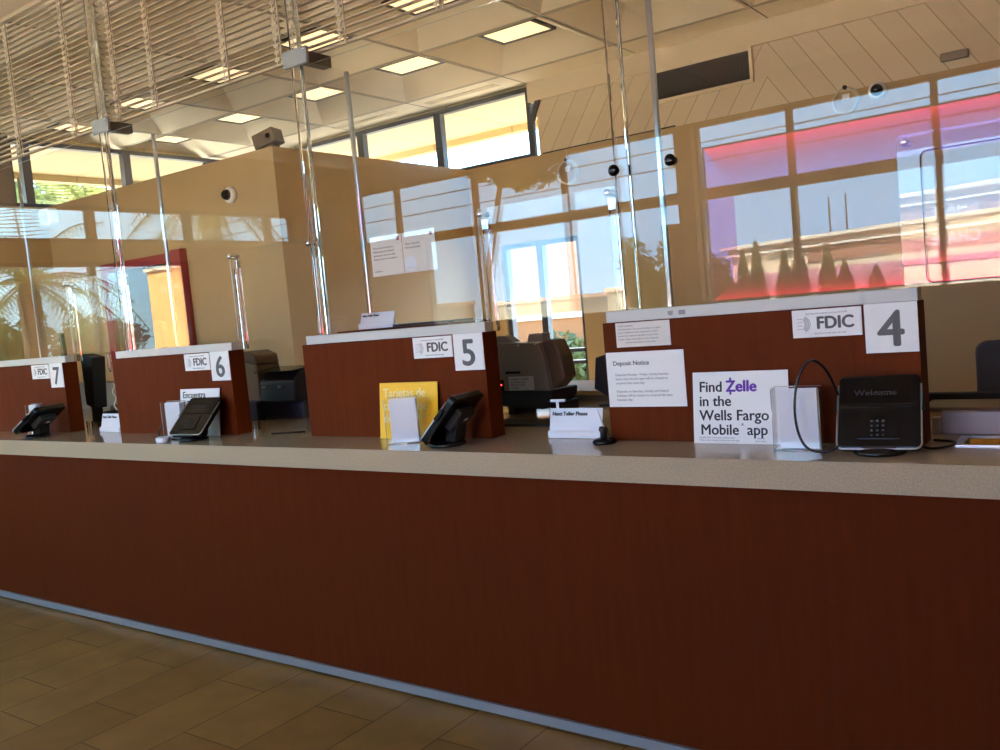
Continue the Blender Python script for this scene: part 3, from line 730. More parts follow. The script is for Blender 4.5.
# ------------------------------------------------------------------ acrylic shields
PYS = .36
posts = [(n, PX(n)+.11) for n in (3, 4, 5, 6, 7)]
ZS0, ZS1 = HP+.0425, 2.842
for n, x in posts:
    t = thing('shield_post', (x, PYS, HP+.042), 'tall clear acrylic post %s' % (('on the panel ' if n > 3 else '')+DESC[n]), 'post', 'clear posts holding the shields')
    MB().box(x-.03, x+.03, PYS-.014, PYS+.014, ZS0 if n > 3 else H+.001, ZC+.01 if n != 4 else ZC+.01).build('post', M_ACR, t, bevel=.004)
    if n > 3:
        b = MB().box(x-.062, x+.104, PYS-.035, PYS-.0145, 2.843, 2.923).build('bracket', M_BRACK, t, bevel=.006)
        mb = MB(); mb.box(x+.05, x+.104, PYS-.0145, PYS+.125, 2.843, 2.897); mb.build('arm', M_BRACKD, b)
        for sx, sz in ((-.045, .018), (.088, .062)): MB().lathe((x+sx, PYS-.035, 2.845+sz), [(.001, -.004), (.007, -.003), (.008, 0)], 12, ax='y').build('screw', M_CHROME, b)
for (na, xa), (nb, xb) in zip(posts[1:], posts[:-1]):
    a, b = xa+.0325, xb-.0325
    o = MB().box(a, b, PYS-.003, PYS+.003, ZS0, ZS1)
    o.mi = [1 if i in (0, 1, 3, 5) else 0 for i in range(6)]
    tag(o.build('acrylic_shield', [M_SHEET, M_EDGE]), 'large clear acrylic shield standing on the panel %s' % DESC[na], 'acrylic shield', 'tall acrylic shields')
# side wings running back from each post
for n, x in posts[1:]:
    o = MB().box(x-.003, x+.003, PYS+.03, .68, 1.5 if n != 5 else HP+.0501, 2.88)
    t = tag(o.build('side_wing', [M_SHEET]), 'clear side wing running back from the post on the panel %s' % DESC[n], 'acrylic wing', 'acrylic side wings')
    mb = MB(); mb.box(x-.011, x+.011, .681, .70, 1.5 if n != 5 else HP+.0501, 2.88); mb.build('edge_channel', M_EDGE, t, bevel=.004)
# black knobs clamping the shield at window 4
for q, x in enumerate((-1.59, -1.36)):
    t = thing('clamp_knob', (x, PYS, 2.09), 'round black clamp knob on the acrylic shield %s the post of window 4' % ('left of' if q == 0 else 'right of'), 'knob', 'shield clamp knobs')
    MB().lathe((x, PYS-.004, 2.09), [(.008, 0), (.02, -.004), (.022, -.014), (.016, -.022), (.004, -.024)], 20, ax='y').build('cap', M_BLACK, t)
    MB().lathe((x, PYS+.004, 2.09), [(.016, 0), (.016, .01)], 16, ax='y').build('washer', M_BLACKM, t)
# low glass across each gap
YG = .425
for n in (4, 5, 6, 7):
    xa = PX(n)+PW-.06; xb = PX(n)+SP+.035 if n != 4 else .04
    t = thing('low_glass', ((xa+xb)/2, YG, HP+.045), 'low clear glass screen over the gap right of the panel %s' % DESC[n], 'glass screen', 'low glass screens over the gaps')
    tl = math.radians(.85) if n == 4 else 0
    Rt = Matrix.Translation((0, YG, HP+.3)) @ Matrix.Rotation(tl, 4, 'X') @ Matrix.Translation((0, -YG, -HP-.3))
    mb = MB().prism(rrect(xa, xb, HP+.045, 2.045, .012), 'y', YG-.004, YG+.004); mb.xf(Rt); mb.mi = [0, 0]+[1]*(len(mb.f)-2)
    mb.build('pane', [M_SHEET, M_EDGE], t)
    if n == 4:
        p = rrect(xa+.07, xb+.3, HP+.052, 1.985, .02)
        mb = MB(); mb.tube([(a, YG-.012, b) for a, b in p], .0022, 6, closed=True); mb.build('gasket', M_BLACKM, t)
    ends = [(xa+.03, 'l'), (xb-.02, 'r')]
    for x, sd in ends:
        if n == 4 and sd == 'r': continue
        if n != 4:
            z0_ = HP+.0435 if sd == 'l' else HP+.0435
            q = MB().box(x-.016, x+.016, YG+.006, YG+.03, z0_-.045 if sd == 'l' else z0_, 2.0).build('end_post', M_ACR, t, bevel=.003)
            MB().box(x-.017, x+.017, YG+.005, YG+.031, 1.955, 2.0).build('clamp', M_CHROME, q, bevel=.002)
        MB().lathe((x, YG-.004, 2.02), [(.0, -.03), (.012, -.03), (.014, -.026), (.014, -.012), (.009, -.012), (.009, .03), (.012, .03), (.012, .04)], 16, ax='y').build('standoff', M_CHROME, t)
# papers taped on the shield
for q, (xa, xb) in enumerate(((-2.885, -2.692), (-2.688, -2.497))):
    t = thing('taped_paper', ((xa+xb)/2, PYS+.0045, 1.81), '%s white notice in glossy sleeve taped to shield above panel 5' % ('left hand' if q == 0 else 'right hand'), 'notice', 'notices taped on the shield')
    MB().box(xa, xb, PYS+.0045, PYS+.006, 1.81, 1.99).build('sheet', M_PAPER, t)
    mb = MB(); y = PYS+.0042
    lines = [.35, .6, .55, .6, .4] if q == 0 else [.3, .3, .5]
    s_ = ('We are here to help you', 'Please keep your distance', 'and wait for the next teller', 'Thank you for your patience') if q == 0 else ('How to stay safe', 'Wash your hands')
    for i, s in enumerate(s_): letter(mb, s, .0125, xa+.014, y, 1.935-i*.017)
    letter(mb, 'wellsfargo.com', .008, xa+.014, y, 1.83)
    mb.build('text', M_GREYTXT, t, recalc=False)
    MB().box(xb-.03, xb-.014, PYS+.0038, PYS+.0044, 1.963, 1.98).build('red_logo', M_REDP, t)
    if q == 1: MB().prism([(xa+.04+.035*math.cos(a)*1.0, 1.85+.034*math.sin(a)) for a in [2*PI*i/18 for i in range(18)]], 'y', PYS+.0038, PYS+.0044).build('picture', M_WHITE2, t)
    MB().box(xa-.003, xb+.003, PYS+.0032, PYS+.0036, 1.806, 1.994).build('sleeve', M_SHEET, t)

# ------------------------------------------------------------------ blinds above the teller line
def blind(xa, xb, lads, label):
    t = thing('venetian_blind', ((xa+xb)/2, .47, 2.905), label, 'blind', 'venetian blinds over the teller line')
    y0_, y1_ = .405, .431
    mb = MB(); z = 2.94
    while z < 3.765:
        mb.prism([(y0_, z-.0034), (y0_-.0015, z), (y0_, z+.0034), (y0_+.006, z+.0038), (y1_, z+.0015), (y1_, z-.001), (y0_+.006, z)], 'x', xa, xb)
        z += .0345
    mb.build('slats', M_SLAT, t)
    MB().box(xa, xb, y0_, y1_, 2.9, 2.913).build('bottom_rail', M_SLAT, t, bevel=.003)
    MB().box(xa, xb, y0_-.005, y1_+.005, 3.772, 3.797).build('head_rail', M_SLAT, t, bevel=.003)
    for x in lads:
        mb = MB(); mb.box(x-.004, x+.004, y0_-.0036, y0_-.0028, 2.905, 3.75); mb.box(x-.007, x+.007, y1_+.0012, y1_+.0025, 2.905, 3.75)
        z = 2.94
        while z < 3.765: mb.box(x-.017, x+.017, y0_-.0028, y0_-.0014, z-.0155, z-.0055); z += .0345
        mb.tube([(x+.04, .398, 2.9), (x+.04, .398, 3.75)], .004, 5)
        mb.build('ladder_tape', M_TAPEM, t)
blind(-7.6, -4.935, (-7.2, -6.62, -6.0, -5.32, -4.98), 'beige slatted venetian blind hanging farthest left under the ceiling')
blind(-4.875, -3.375, (-4.83, -4.47, -3.83, -3.42), 'beige slatted venetian blind hanging between the brackets of windows 6 and 5')
blind(-3.325, -1.75, (-3.28, -2.98, -2.4, -1.85), 'beige slatted venetian blind right of the bracket of window 5')

# ------------------------------------------------------------------ behind the counter
# currency counting machine
t = thing('currency_counter', (-2.45, 1.1, H), 'grey bill counting machine with rating label on the teller desk beside panel 5', 'machine')
MB().prism([(.95, 1.2), (1.2, 1.2), (1.24, 1.3), (1.2, 1.42), (1.15, 1.46), (.97, 1.45), (.95, 1.43)], 'x', -2.72, -2.69).build('left_plate', M_GREYM, t)
fr = MB(); fr.prism([(-2.69, 1.2), (-2.345, 1.195), (-2.365, 1.35), (-2.39, 1.43), (-2.69, 1.445)], 'y', .95, 1.0); fr.build('front_panel', M_GREYM, t, bevel=.004)
MB().prism([(-2.36, 1.2), (-2.335, 1.2), (-2.275, 1.25), (-2.29, 1.36), (-2.325, 1.44), (-2.40, 1.44)], 'y', .985, 1.1).build('side_cover', M_BROWNM, t, bevel=.01)
MB().prism([(-2.47, 1.435), (-2.37, 1.435), (-2.375, 1.475), (-2.455, 1.475)], 'y', .97, 1.04).build('hopper_guide', M_GREYM, t, bevel=.004)
MB().prism([(-2.72, 1.44), (-2.55, 1.44), (-2.6, 1.475), (-2.72, 1.475)], 'y', .97, 1.04).build('hopper_flap', M_GREYM, t, bevel=.004)
MB().prism([(-2.66, 1.12), (-2.40, 1.10), (-2.34, 1.15), (-2.33, 1.195), (-2.68, 1.2)], 'y', .955, 1.2).build('base', M_BLACKM, t, bevel=.012)
for x in (-2.62, -2.36): MB().box(x-.02, x+.02, 1.0, 1.2, H+.0006, 1.125).build('foot', M_BLACKM, t)
lb = MB().box(-2.585, -2.435, .9485, .95, 1.2, 1.27).build('rating_label', M_WHITE2, t)
mb = MB()
for i, s in enumerate(('CURRENCY COUNTER', 'AC 120V 60Hz 0.9A', 'SERIAL NO. 10427', 'CAUTION')): letter(mb, s, .011, -2.575, .9482, 1.252-i*.0145)
mb.build('lettering', M_GREYTXT, lb, recalc=False)
MB().box(-2.6, -2.51, .947, .951, 1.285, 1.295).build('slot', M_BLACK, t)
for x in (-2.6, -2.51, -2.41): MB().lathe((x, .95, 1.42), [(.009, 0), (.008, -.003), (.003, -.004)], 12, ax='y').build('screw', M_CHROME, t)
MB().box(-2.645, -2.618, .945, .951, 1.2, 1.255).build('switch', M_BLACK, t)
MB().lathe((-2.63, .945, 1.23), [(.0045, 0), (.004, -.002)], 10, ax='y').build('indicator', M_REDLED, t)
# desk with oak edge and drawers right of it
t = thing('side_desk', (-2.62, 1.62, 0), 'brown side desk with pale oak edge behind the bill counting machine', 'desk')
MB().box(-2.95, -2.05, 1.52, 2.1, 1.1, 1.125).build('top', M_OAK, t, bevel=.003)
MB().box(-2.92, -2.08, 1.54, 2.08, 0, 1.1).build('body', M_BROWNM, t)
t = thing('back_monitor', (-2.2, 1.32, H), 'black monitor seen from its back just left of panel 4', 'monitor')
MB().prism([(-2.3, 1.16), (-2.28, 1.32), (-2.06, 1.37), (-2.06, 1.1), (-2.18, 1.09)], 'y', 1.3, 1.36).build('housing', M_BLACKM, t, bevel=.006)
MB().box(-2.2, -2.12, 1.33, 1.37, H+.001, 1.12).build('stand', M_BLACKM, t)
MB().box(-2.26, -2.06, 1.27, 1.44, H+.0006, H+.012).build('foot', M_BLACKM, t)
tag(MB().box(-2.5, -2.16, .62, .78, H+.0006, H+.012).build('tray', M_BLACKM, bevel=.003), 'flat dark tray on the counter below the bill counting machine', 'tray')

# opening between windows 6 and 5
t = thing('receipt_printer', (-4.25, 1.0, H), 'black receipt printer with rounded lid in the gap between panels 6 and 5', 'printer')
MB().prism([(.86, 1.17), (1.12, 1.17), (1.12, 1.33), (1.05, 1.36), (.93, 1.35), (.87, 1.3)], 'x', -4.4, -4.08).build('body', M_NAVY, t, bevel=.014)
MB().prism([(.88, 1.352), (1.05, 1.366), (1.12, 1.34), (1.12, 1.352), (1.05, 1.378), (.87, 1.36)], 'x', -4.45, -4.1).build('lid', M_BLACK, t, bevel=.004)
for x in (-4.34, -4.2): MB().box(x-.018, x+.018, .853, .862, 1.262, 1.274).build('button', M_LIGHTTXT, t)
MB().box(-4.42, -4.06, .9, 1.14, H+.0006, 1.168).build('base_tray', M_BLUE, t, bevel=.01)
tag(MB().prism([(-4.50, H+.0006), (-4.335, H+.0006), (-4.335, 1.185), (-4.5, 1.195)], 'y', .78, .85).build('blue_box', M_BLUE, bevel=.006), 'dark blue upright box in front of the receipt printer', 'box')
t = thing('paper_shredder', (-4.5, .95, H), 'warm grey plastic tower beside the right edge of panel 6', 'machine')
MB().prism([(-4.6, H+.0006), (-4.465, H+.0006), (-4.465, 1.4), (-4.6, 1.42)], 'y', .92, 1.1).build('body', M_GREYP, t, bevel=.008)
MB().prism([(-4.61, 1.42), (-4.46, 1.4), (-4.47, 1.46), (-4.55, 1.49), (-4.61, 1.49)], 'y', .92, 1.1).build('head', M_BROWNM, t, bevel=.012)
tag(MB().box(-4.36, -3.98, 1.18, 1.4, 1.071, 1.085).build('flat_case', M_NAVY, bevel=.004), 'flat dark case on the counter behind the receipt printer', 'case')
tag(MB().tube([(-3.68, .33, H+.005), (-3.5, .40, H+.005)], [.005, .005], 8).build('pen', M_BLACK), 'black pen lying on the counter left of panel 5', 'pen')
for q, x in enumerate((-3.97, -5.66)):
    t = thing('clear_block', (x, .47, H), ('tiny clear block on the counter below the dark blue box', 'tiny clear block on the counter below the dark jumble of equipment')[q], 'block')
    MB().box(x-.02, x+.02, .455, .485, H+.0006, H+.05).build('block', M_ACR, t, bevel=.003)
# opening between windows 7 and 6
t = thing('teller_monitor', (-6.02, .75, H), 'dark slim monitor edge on standing behind panel 7', 'monitor')
MB().prism([(-6.09, 1.2), (-5.99, 1.17), (-5.94, 1.53), (-6.09, 1.56)], 'y', .7, .8).build('housing', M_BLACKM, t, bevel=.006)
MB().box(-6.08, -6.02, .73, .78, H+.001, 1.2).build('stand', M_BLACKM, t)
MB().prism([(-6.2, 1.12), (-6.14, 1.12), (-6.17, 1.72), (-6.19, 1.72)], 'y', .62, .65).build('bezel', M_BLACK, t)
t = thing('cable_tray', (-5.9, .95, H), 'dark jumble of office equipment low in the gap left of panel 6', 'equipment')
MB().box(-6.15, -5.75, .85, 1.1, H+.0006, 1.13).build('lower_unit', M_BLACKM, t, bevel=.01)
MB().box(-6.1, -5.8, .88, 1.08, 1.131, 1.17).build('upper_unit', M_BROWNM, t, bevel=.01)
t = thing('hanging_chain', (-5.3, .5, 1.25), 'short pale bead chain hanging in the gap left of panel 6', 'chain')
mb = MB()
pts = smooth([(-5.36, .47, 1.56), (-5.36, .47, 1.47), (-5.345, .47, 1.44), (-5.325, .47, 1.47), (-5.325, .47, 1.56)], 5); mb.tube(pts, .006, 6)
mb.build('loop', M_ACR, t)
mb = MB(); mb.tube([(-5.33+.015*math.sin(i*.9), .47, 1.37-i*.012) for i in range(16)], .004, 6); mb.build('chain', M_CLEARCORD, t)
tag(MB().box(-8.9, -5.9, 2.0, 2.24, 0, 1.25).build('back_cabinet', M_GREYP, bevel=.005), 'grey low cabinet against the tan wall left of panel 6', 'cabinet')
# dark lamp / frame standing behind window 6 cap, right of the red board
tag(MB().prism([(-5.05, 1.55), (-4.92, 1.55), (-4.97, 1.72), (-5.03, 1.73)], 'y', .62, .66).build('name_holder', M_BLACKM), 'small dark stand behind the cap of panel 6', 'stand')
bpy.data.objects['name_holder'].location = (0, 0, 0)

# right opening: chair and dark desk edge
t = thing('office_chair', (-.4, 2.15, 0), 'grey upholstered office chair behind the counter at the right edge', 'chair')
MB().prism(rrect(-.64, -.14, .78, 1.26, .05), 'y', 2.0, 2.07).build('backrest', M_CHAIR, t, bevel=.015)
MB().prism(rrect(-.62, -.16, 2.05, 2.5, .06), 'z', .44, .52).build('seat', M_CHAIR, t, bevel=.015)
MB().box(-.42, -.36, 1.98, 2.0, .5, .9).build('back_post', M_BLACK, t)
MB().tube([(-.39, 2.27, .06), (-.39, 2.27, .44)], .03, 12).build('pillar', M_BLACK, t)
for i in range(5):
    a = 2*PI*i/5; lg = MB().tube([(-.39, 2.27, .1), (-.39+.28*math.cos(a), 2.27+.28*math.sin(a), .065)], [.025, .016], 8).build('leg', M_BLACK, t)
    MB().lathe((-.39+.28*math.cos(a), 2.27+.28*math.sin(a)-.012, .03), [(.029, 0), (.03, .012), (.029, .024)], 14, ax='y').build('caster', M_BLACK, lg)
tag(MB().box(-.9, 1.2, 1.3, 1.36, H+.0006, H+.035).build('desk_edge', M_BLACKM, bevel=.004), 'dark edge strip along the back of the counter in front of the chair', 'edge strip')
tag(MB().box(-.7, .5, 1.02, 1.25, H+.0006, H+.018).build('work_mat', M_GREYP, bevel=.003), 'grey work mat on the counter behind the deal tray', 'mat')

# ------------------------------------------------------------------ on the walls
def dome(x, y, z, label, ax='y', r=.055):
    t = thing('dome_camera', (x, y, z), label, 'security camera', 'dome security cameras')
    MB().lathe((x, y, z), [(r*1.25, 0), (r*1.25, -.03), (r*1.05, -.045), (r*.85, -.05)], 28, ax=ax).build('housing', M_WHITE, t)
    MB().lathe((x, y, z), [(r*.84, -.05), (r*.78, -.07), (r*.58, -.09), (r*.3, -.1), (.001, -.103)], 24, ax=ax).build('lens_dome', M_BLACK, t)
dome(-6.19, 2.252, 2.77, 'white dome camera with dark lens on the tan vault wall left of its corner')
dome(-1.6, 4.835, 3.03, 'dark lensed dome camera under the board wall at the upper right')
def coil(x, y, z, label, r=.11):
    t = thing('cable_coil', (x, y, z), label, 'cable coil', 'coiled cables on the back wall')
    for i in range(3):
        pts = [(x+(r-.006*i)*math.cos(a)+.004*math.sin(3*a+i), y-.012-.008*i, z+(r-.004*i)*1.05*math.sin(a)) for a in [2*PI*k/28 for k in range(28)]]
        MB().tube(pts, .0055, 6, closed=True).build('loop', M_CLEARCORD, t)
    MB().lathe((x, y, z+r*1.05), [(.016, 0), (.016, -.04), (.012, -.045)], 12, ax='y').build('hook', M_BLACKM, t)
    MB().tube([(x, y-.01, z+r), (x, y-.01, ZTOP-.005)], .004, 6).build('lead', M_CLEARCORD, t)
    MB().box(x-.025, x+.03, y-.02, y-.004, z+.01, z+.055).build('plug', M_WHITE, t)
coil(-4.42, 4.835, 2.86, 'coil of pale cable hung on the back wall above the glazed opening')
coil(-1.84, 4.835, 3.0, 'coil of pale cable on the back wall left of the dark dome camera', .1)
tag(MB().prism(rrect(-1.16, -.97, 3.15, 3.21, .008), 'y', 4.845, 4.888).build('wall_sensor', M_GREYP, bevel=.006), 'small grey rectangular box on the board wall at the upper right', 'sensor')
t = thing('wall_speaker', (-9.1, 2.2, 2.9), 'off white rounded speaker in the corner at the left end of the vault wall', 'speaker')
MB().prism(rrect(-9.15, -8.93, 2.86, 3.05, .06), 'y', 2.14, 2.25).build('housing', M_WHITE, t, bevel=.02)
MB().prism(rrect(-9.12, -8.96, 2.89, 3.02, .04), 'y', 2.132, 2.14).build('grille', M_CLEARCORD, t)
t = thing('wall_top_projector', (-5.72, 2.33, ZTOP), 'grey boxy camera unit tilted on top of the vault wall corner', 'camera')
R = Matrix.Translation((-5.76, 2.33, ZTOP+.085)) @ Matrix.Rotation(math.radians(-14), 4, 'Y') @ Matrix.Rotation(math.radians(12), 4, 'Z')
MB().box(-.11, .1, -.06, .08, -.06, .06).xf(R).build('housing', M_BROWNM, t, bevel=.006)
MB().box(-.02, .06, -.03, .05, -.084, -.06).xf(R).build('mount', M_BROWNM, t)
MB().lathe((0.05, -.06, .0), [(.02, 0), (.02, -.01)], 14, ax='y').xf(R).build('lens', M_BLACK, t)
t = thing('air_grille', (-3.03, 4.88, 3.34), 'long black return air grille with pale frame in the board wall', 'air grille')
MB().box(-3.49, -2.61, 4.868, 4.889, 3.345, 3.6).build('mesh', M_GRILLE, t)
mb = MB(); frame_rect(mb, 'y', 4.862, 4.889, -3.52, -2.58, 3.32, 3.612, .028); mb.build('frame', M_SOFFIT, t)
# wiring lines along wall top
tag(MB().tube(smooth([(-4.7, 4.845, ZTOP+.008), (-4.1, 4.845, ZTOP+.012), (-3.6, 4.845, ZTOP+.007), (-3.3, 4.845, ZTOP+.01)]), .006, 6).build('loose_wire', M_BLACKM), 'thin dark wire lying along the top edge of the back wall', 'wire')

# ------------------------------------------------------------------ signs hung in the lobby windows (seen mirrored in the acrylic)
def led_frame(xa, xb, za, zb, wl, wt, wb, y):
    """flat acrylic ring with a glow value per vertex: 1 on the outer rim, 0 on the inner one"""
    n_ = 10; me = bpy.data.meshes.new('glow_band'); vs = []; gl = []; fs = []
    O = [(xa, za), (xb, za), (xb, zb), (xa, zb)]; I = [(xa+wl, za+wb), (xb-wl, za+wb), (xb-wl, zb-wt), (xa+wl, zb-wt)]
    for c in range(4):
        d = (c+1) % 4; lit = 1 if c in (0, 2) else 0; b0 = len(vs)
        for k_ in range(n_):
            u = k_/(n_-1)
            for e_ in (c, d): vs.append((O[e_][0]*(1-u)+I[e_][0]*u, y, O[e_][1]*(1-u)+I[e_][1]*u)); gl.append((1-u)*lit)
        for k_ in range(n_-1): fs.append((b0+k_*2, b0+k_*2+1, b0+k_*2+3, b0+k_*2+2))
    me.from_pydata(vs, [], fs); at = me.attributes.new('glow', 'FLOAT', 'POINT')
    for i, g in enumerate(gl): at.data[i].value = g
    me.materials.append(M_LED); o = bpy.data.objects.new('glow_band', me); COL.objects.link(o); return o
t = thing('led_window_frame', (-1.6, YF+.08, 1.54), 'large red lit frame sign hung in the front windows, mirrored in the shield of window 4', 'illuminated sign')
adopt(led_frame(-3.78, .0, 1.5, 3.13, .3, .42, .24, YF+.08), t)
mb = MB(); frame_rect(mb, 'y', YF+.07, YF+.09, -3.80, .02, 1.48, 3.15, .02); mb.build('rim', M_WHITE2, t)
t = thing('dark_window_display', (-4.2, YF+.1, 1.3), 'tall black display panel at the front window post, mirrored in the shield of window 4', 'display')
MB().box(-4.32, -4.10, YF+.08, YF+.13, 1.2, 2.38).build('panel', M_BLACK, t, bevel=.006)
MB().box(-4.25, -4.17, YF+.02, YF+.08, 1.7, 1.9).build('mount', M_BLACKM, t)

# ------------------------------------------------------------------ outdoors
tag(MB().box(-130, 110, -130, 60, -.35, -.12).build('ground_plane', M_GROUND), 'pale concrete ground and street outside the bank', 'ground')
bpy.data.objects['ground_plane']['kind'] = 'structure'
tag(MB().box(-60, 40, 5.3, 40, -.119, -.09).build('bounce_dimming_lot', M_DIMLOT), 'unseen grey asphalt lot added behind the bank to dim bounced light', 'added ground', kind='structure')  # darker ground added to weaken light bounced in at the back
# bank across the street
ang = math.radians(26)
R = Matrix.Translation((-20.3, -50, 0)) @ Matrix.Rotation(ang, 4, 'Z')
t = thing('bank_building', (-10, -46, -.12), 'long cream bank building across the street lettered CHASE, mirrored in the shield', 'building')
MB().box(0, 60, -14, 0, -.13, 3.5).xf(R).build('wall', M_CREAM, t)
MB().box(6, 30, .0, .1, 2.72, 3.48).xf(R).build('sign_band', M_SIGNB, t)
mb = MB(); mb.box(-.5, 60.5, -14.5, .5, 3.95, 4.15); mb.box(-.3, 60.3, -14.3, .3, 3.5, 3.62)
mb.xf(R).build('cornice', M_CORNICE, t)
MB().box(-.15, 60.15, -14.15, .15, 3.62, 3.95).xf(R).build('roof_band', M_TILEROOF, t)
mb = MB()
vs, fs = text_mesh('CHASE', .8, 0, 0, 0, bold=.012, stretch=.95, spacing=1.1)
vs2 = [((16.2-v[0]), .14-v[1], v[2]+2.83) for v in vs]
mb = MB(); mb.add(vs2, [f[::-1] for f in fs]); mb.xf(R).build('lettering', M_WHITE, t, recalc=False)
for q, x in enumerate((5, 6.2)): MB().tube([(x, -3, 4.1), (x, -3, 6.4)], .05, 6).xf(R).build('antenna', M_WIRE, t)
# shaded wall and hedge behind the back opening
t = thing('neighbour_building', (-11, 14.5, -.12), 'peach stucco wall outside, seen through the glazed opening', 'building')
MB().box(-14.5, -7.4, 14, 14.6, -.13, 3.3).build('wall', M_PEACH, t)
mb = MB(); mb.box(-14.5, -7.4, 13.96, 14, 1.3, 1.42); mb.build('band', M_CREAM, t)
t = thing('side_building', (-33.4, -22, -.12), 'orange stucco building outside, mirrored in the shield of window 6', 'building')
MB().box(-34.6, -32.2, -25, -19.3, -.13, 4.55).build('wall', M_PEACHO, t)
MB().box(-34.7, -32.1, -25.1, -19.2, 4.55, 4.7).build('parapet', M_CREAM, t)

def leaves(mb, c, rad, n, size, seed, power=.45):
    rnd = random.Random(seed)
    for _ in range(n):
        d = Vector((rnd.gauss(0, 1), rnd.gauss(0, 1), rnd.gauss(0, 1))).normalized()*(rnd.random()**power)
        p = Vector((c[0]+d.x*rad[0], c[1]+d.y*rad[1], c[2]+d.z*rad[2]))
        a = Vector((rnd.gauss(0, 1), rnd.gauss(0, 1), rnd.gauss(0, 1))).normalized(); b = a.orthogonal().normalized(); s = size*(.6+.8*rnd.random())
        mb.add([p-a*s, p+b*s*.45, p+a*s, p-b*s*.45], [(0, 1, 2, 3)])
def tree(name, x, y, zc, rad, h, n, size, m, label, seed, group='trees outside the bank', off=0):
    t = thing(name, (x, y, -.12), label, 'tree', group)
    mb = MB(); rnd = random.Random(seed+50)
    for _ in range(7):
        q = (x+rnd.uniform(-.55, .55)*rad[0], y+rnd.uniform(-.55, .55)*rad[1], zc+rnd.uniform(-.5, .5)*rad[2])
        leaves(mb, q, [r*.55 for r in rad], n//7, size, rnd.random())
    mb.build('crown', m, t, recalc=False)
    mb = MB(); mb.tube([(x+off, y, -.12), (x+off*.9, y, zc*.5), (x+off*.5, y, zc*.9), (x, y, zc)], [.09, .07, .05, .03], 8)
    for i in range(4):
        a = 2*PI*i/4+.4; mb.tube([(x+off*.5, y, zc*.9), (x+rad[0]*.5*math.cos(a), y+rad[1]*.5*math.sin(a), zc+rad[2]*.2)], [.03, .012], 6)
    mb.build('trunk', M_BARK, t)
def cypress(x, y, h, r, seed, label):
    t = thing('cypress', (x, y, -.12), label, 'tree', 'dark cypress shrubs by the street')
    mb = MB(); rnd = random.Random(seed)
    for i in range(1500):
        z = rnd.random()**1.3*h; rr = r*(1-(z/h)**1.6)*math.sqrt(rnd.random())*1.1; a = rnd.random()*2*PI
        p = Vector((x+rr*math.cos(a), y+rr*math.sin(a), z-.1)); up = Vector((.25*math.cos(a), .25*math.sin(a), 1)).normalized(); sd = Vector((-math.sin(a), math.cos(a), 0)); s = .2*(.6+.8*rnd.random())
        mb.add([p, p+sd*s*.3+up*s*.6, p+up*s*1.4, p-sd*s*.3+up*s*.6], [(0, 1, 2, 3)])
    mb.build('foliage', M_LEAFD, t, recalc=False)
    MB().tube([(x, y, -.12), (x, y, h*.5)], [.07, .03], 6).build('trunk', M_BARK, t)
def palm(x, y, ht, fr, label, seed, nfr=26, lean=(0, 0), droop=1.0):
    t = thing('palm_tree', (x, y, -.12), label, 'palm tree', 'palm trees outside the side windows')
    rnd = random.Random(seed); top = Vector((x+lean[0], y+lean[1], ht))
    pts = [(x+lean[0]*(i/10)**2, y+lean[1]*(i/10)**2, -.12+(ht+.12)*i/10) for i in range(11)]
    MB().tube(pts, [.26, .2, .19, .185, .18, .18, .175, .17, .17, .19, .12], 12).build('trunk', M_TRUNK, t)
    mb = MB()
    for i in range(nfr):
        a = 2*PI*i/nfr+rnd.uniform(-.2, .2); el = rnd.uniform(-.5, 1.2); L_ = fr*rnd.uniform(.8, 1.1)
        prev = top.copy(); d = Vector((math.cos(a)*math.cos(el), math.sin(a)*math.cos(el), math.sin(el)))
        N = 12; path = [prev.copy()]
        for k_ in range(N):
            d = (d+Vector((0, 0, -.11*droop))).normalized(); prev = prev+d*L_/N; path.append(prev.copy())
        mb.tube(path, [.018*(1-.8*k_/N)+.003 for k_ in range(N+1)], 4)
        for k_ in range(1, N+1):
            for half in (0, .5):
                p = path[k_-1].lerp(path[k_], half+.25); tdir = (path[k_]-path[k_-1]).normalized(); side = tdir.cross(Vector((0, 0, 1))).normalized()
                ll = .42*fr/1.8*math.sin(PI*min(.97, (k_+half)/(N+1)))+.06
                for s_ in (-1, 1):
                    e = p+(side*s_*.8+tdir*.5+Vector((0, 0, -.35))).normalized()*ll
                    w_ = tdir*.014
                    mb.add([p-w_, p+w_, e], [(0, 1, 2)])
    mb.build('fronds', M_LEAFP, t, recalc=False)
palm(-15, -4.2, 2.75, 2.3, 'palm tree with thick trunk outside the side window, mirrored at the left', 3, 30, droop=1.2)
palm(-14.6, 6.0, 3.7, 2.4, 'palm tree crown outside the left clerestory window', 5, 44)
palm(-13.2, -6.6, 4.1, 1.9, 'taller palm tree outside the side window near the front corner', 8, 30)
tree('leafy_tree', -9.1, -10.6, 4.45, (1.35, 1.2, .75), 4, 3600, .12, M_LEAF, 'broad tree outside the front window, mirrored above the glazed opening', 11, off=-1.25)
tree('leafy_tree', -9.3, -16, 1.9, (.75, .9, 1.1), 3, 2400, .11, M_LEAF, 'bushy olive tree outside, mirrored just left of the tan window post', 12)
tree('leafy_tree', -10.95, -24, 1.7, (.8, .9, 1.1), 3, 1600, .12, M_LEAFD, 'dark bushy tree outside, mirrored left of the cypress shrubs', 13)
tree('leafy_tree', -17.4, 6.7, 4.1, (1.0, 2.3, .95), 3, 4200, .13, M_LEAF, 'tall bushy tree outside the left clerestory window, behind the palm crown', 17)
tree('leafy_tree', -20, -6.4, 1.7, (.9, .7, .9), 3, 1200, .12, M_LEAF, 'low bushy tree outside the side window, mirrored at far left', 14)
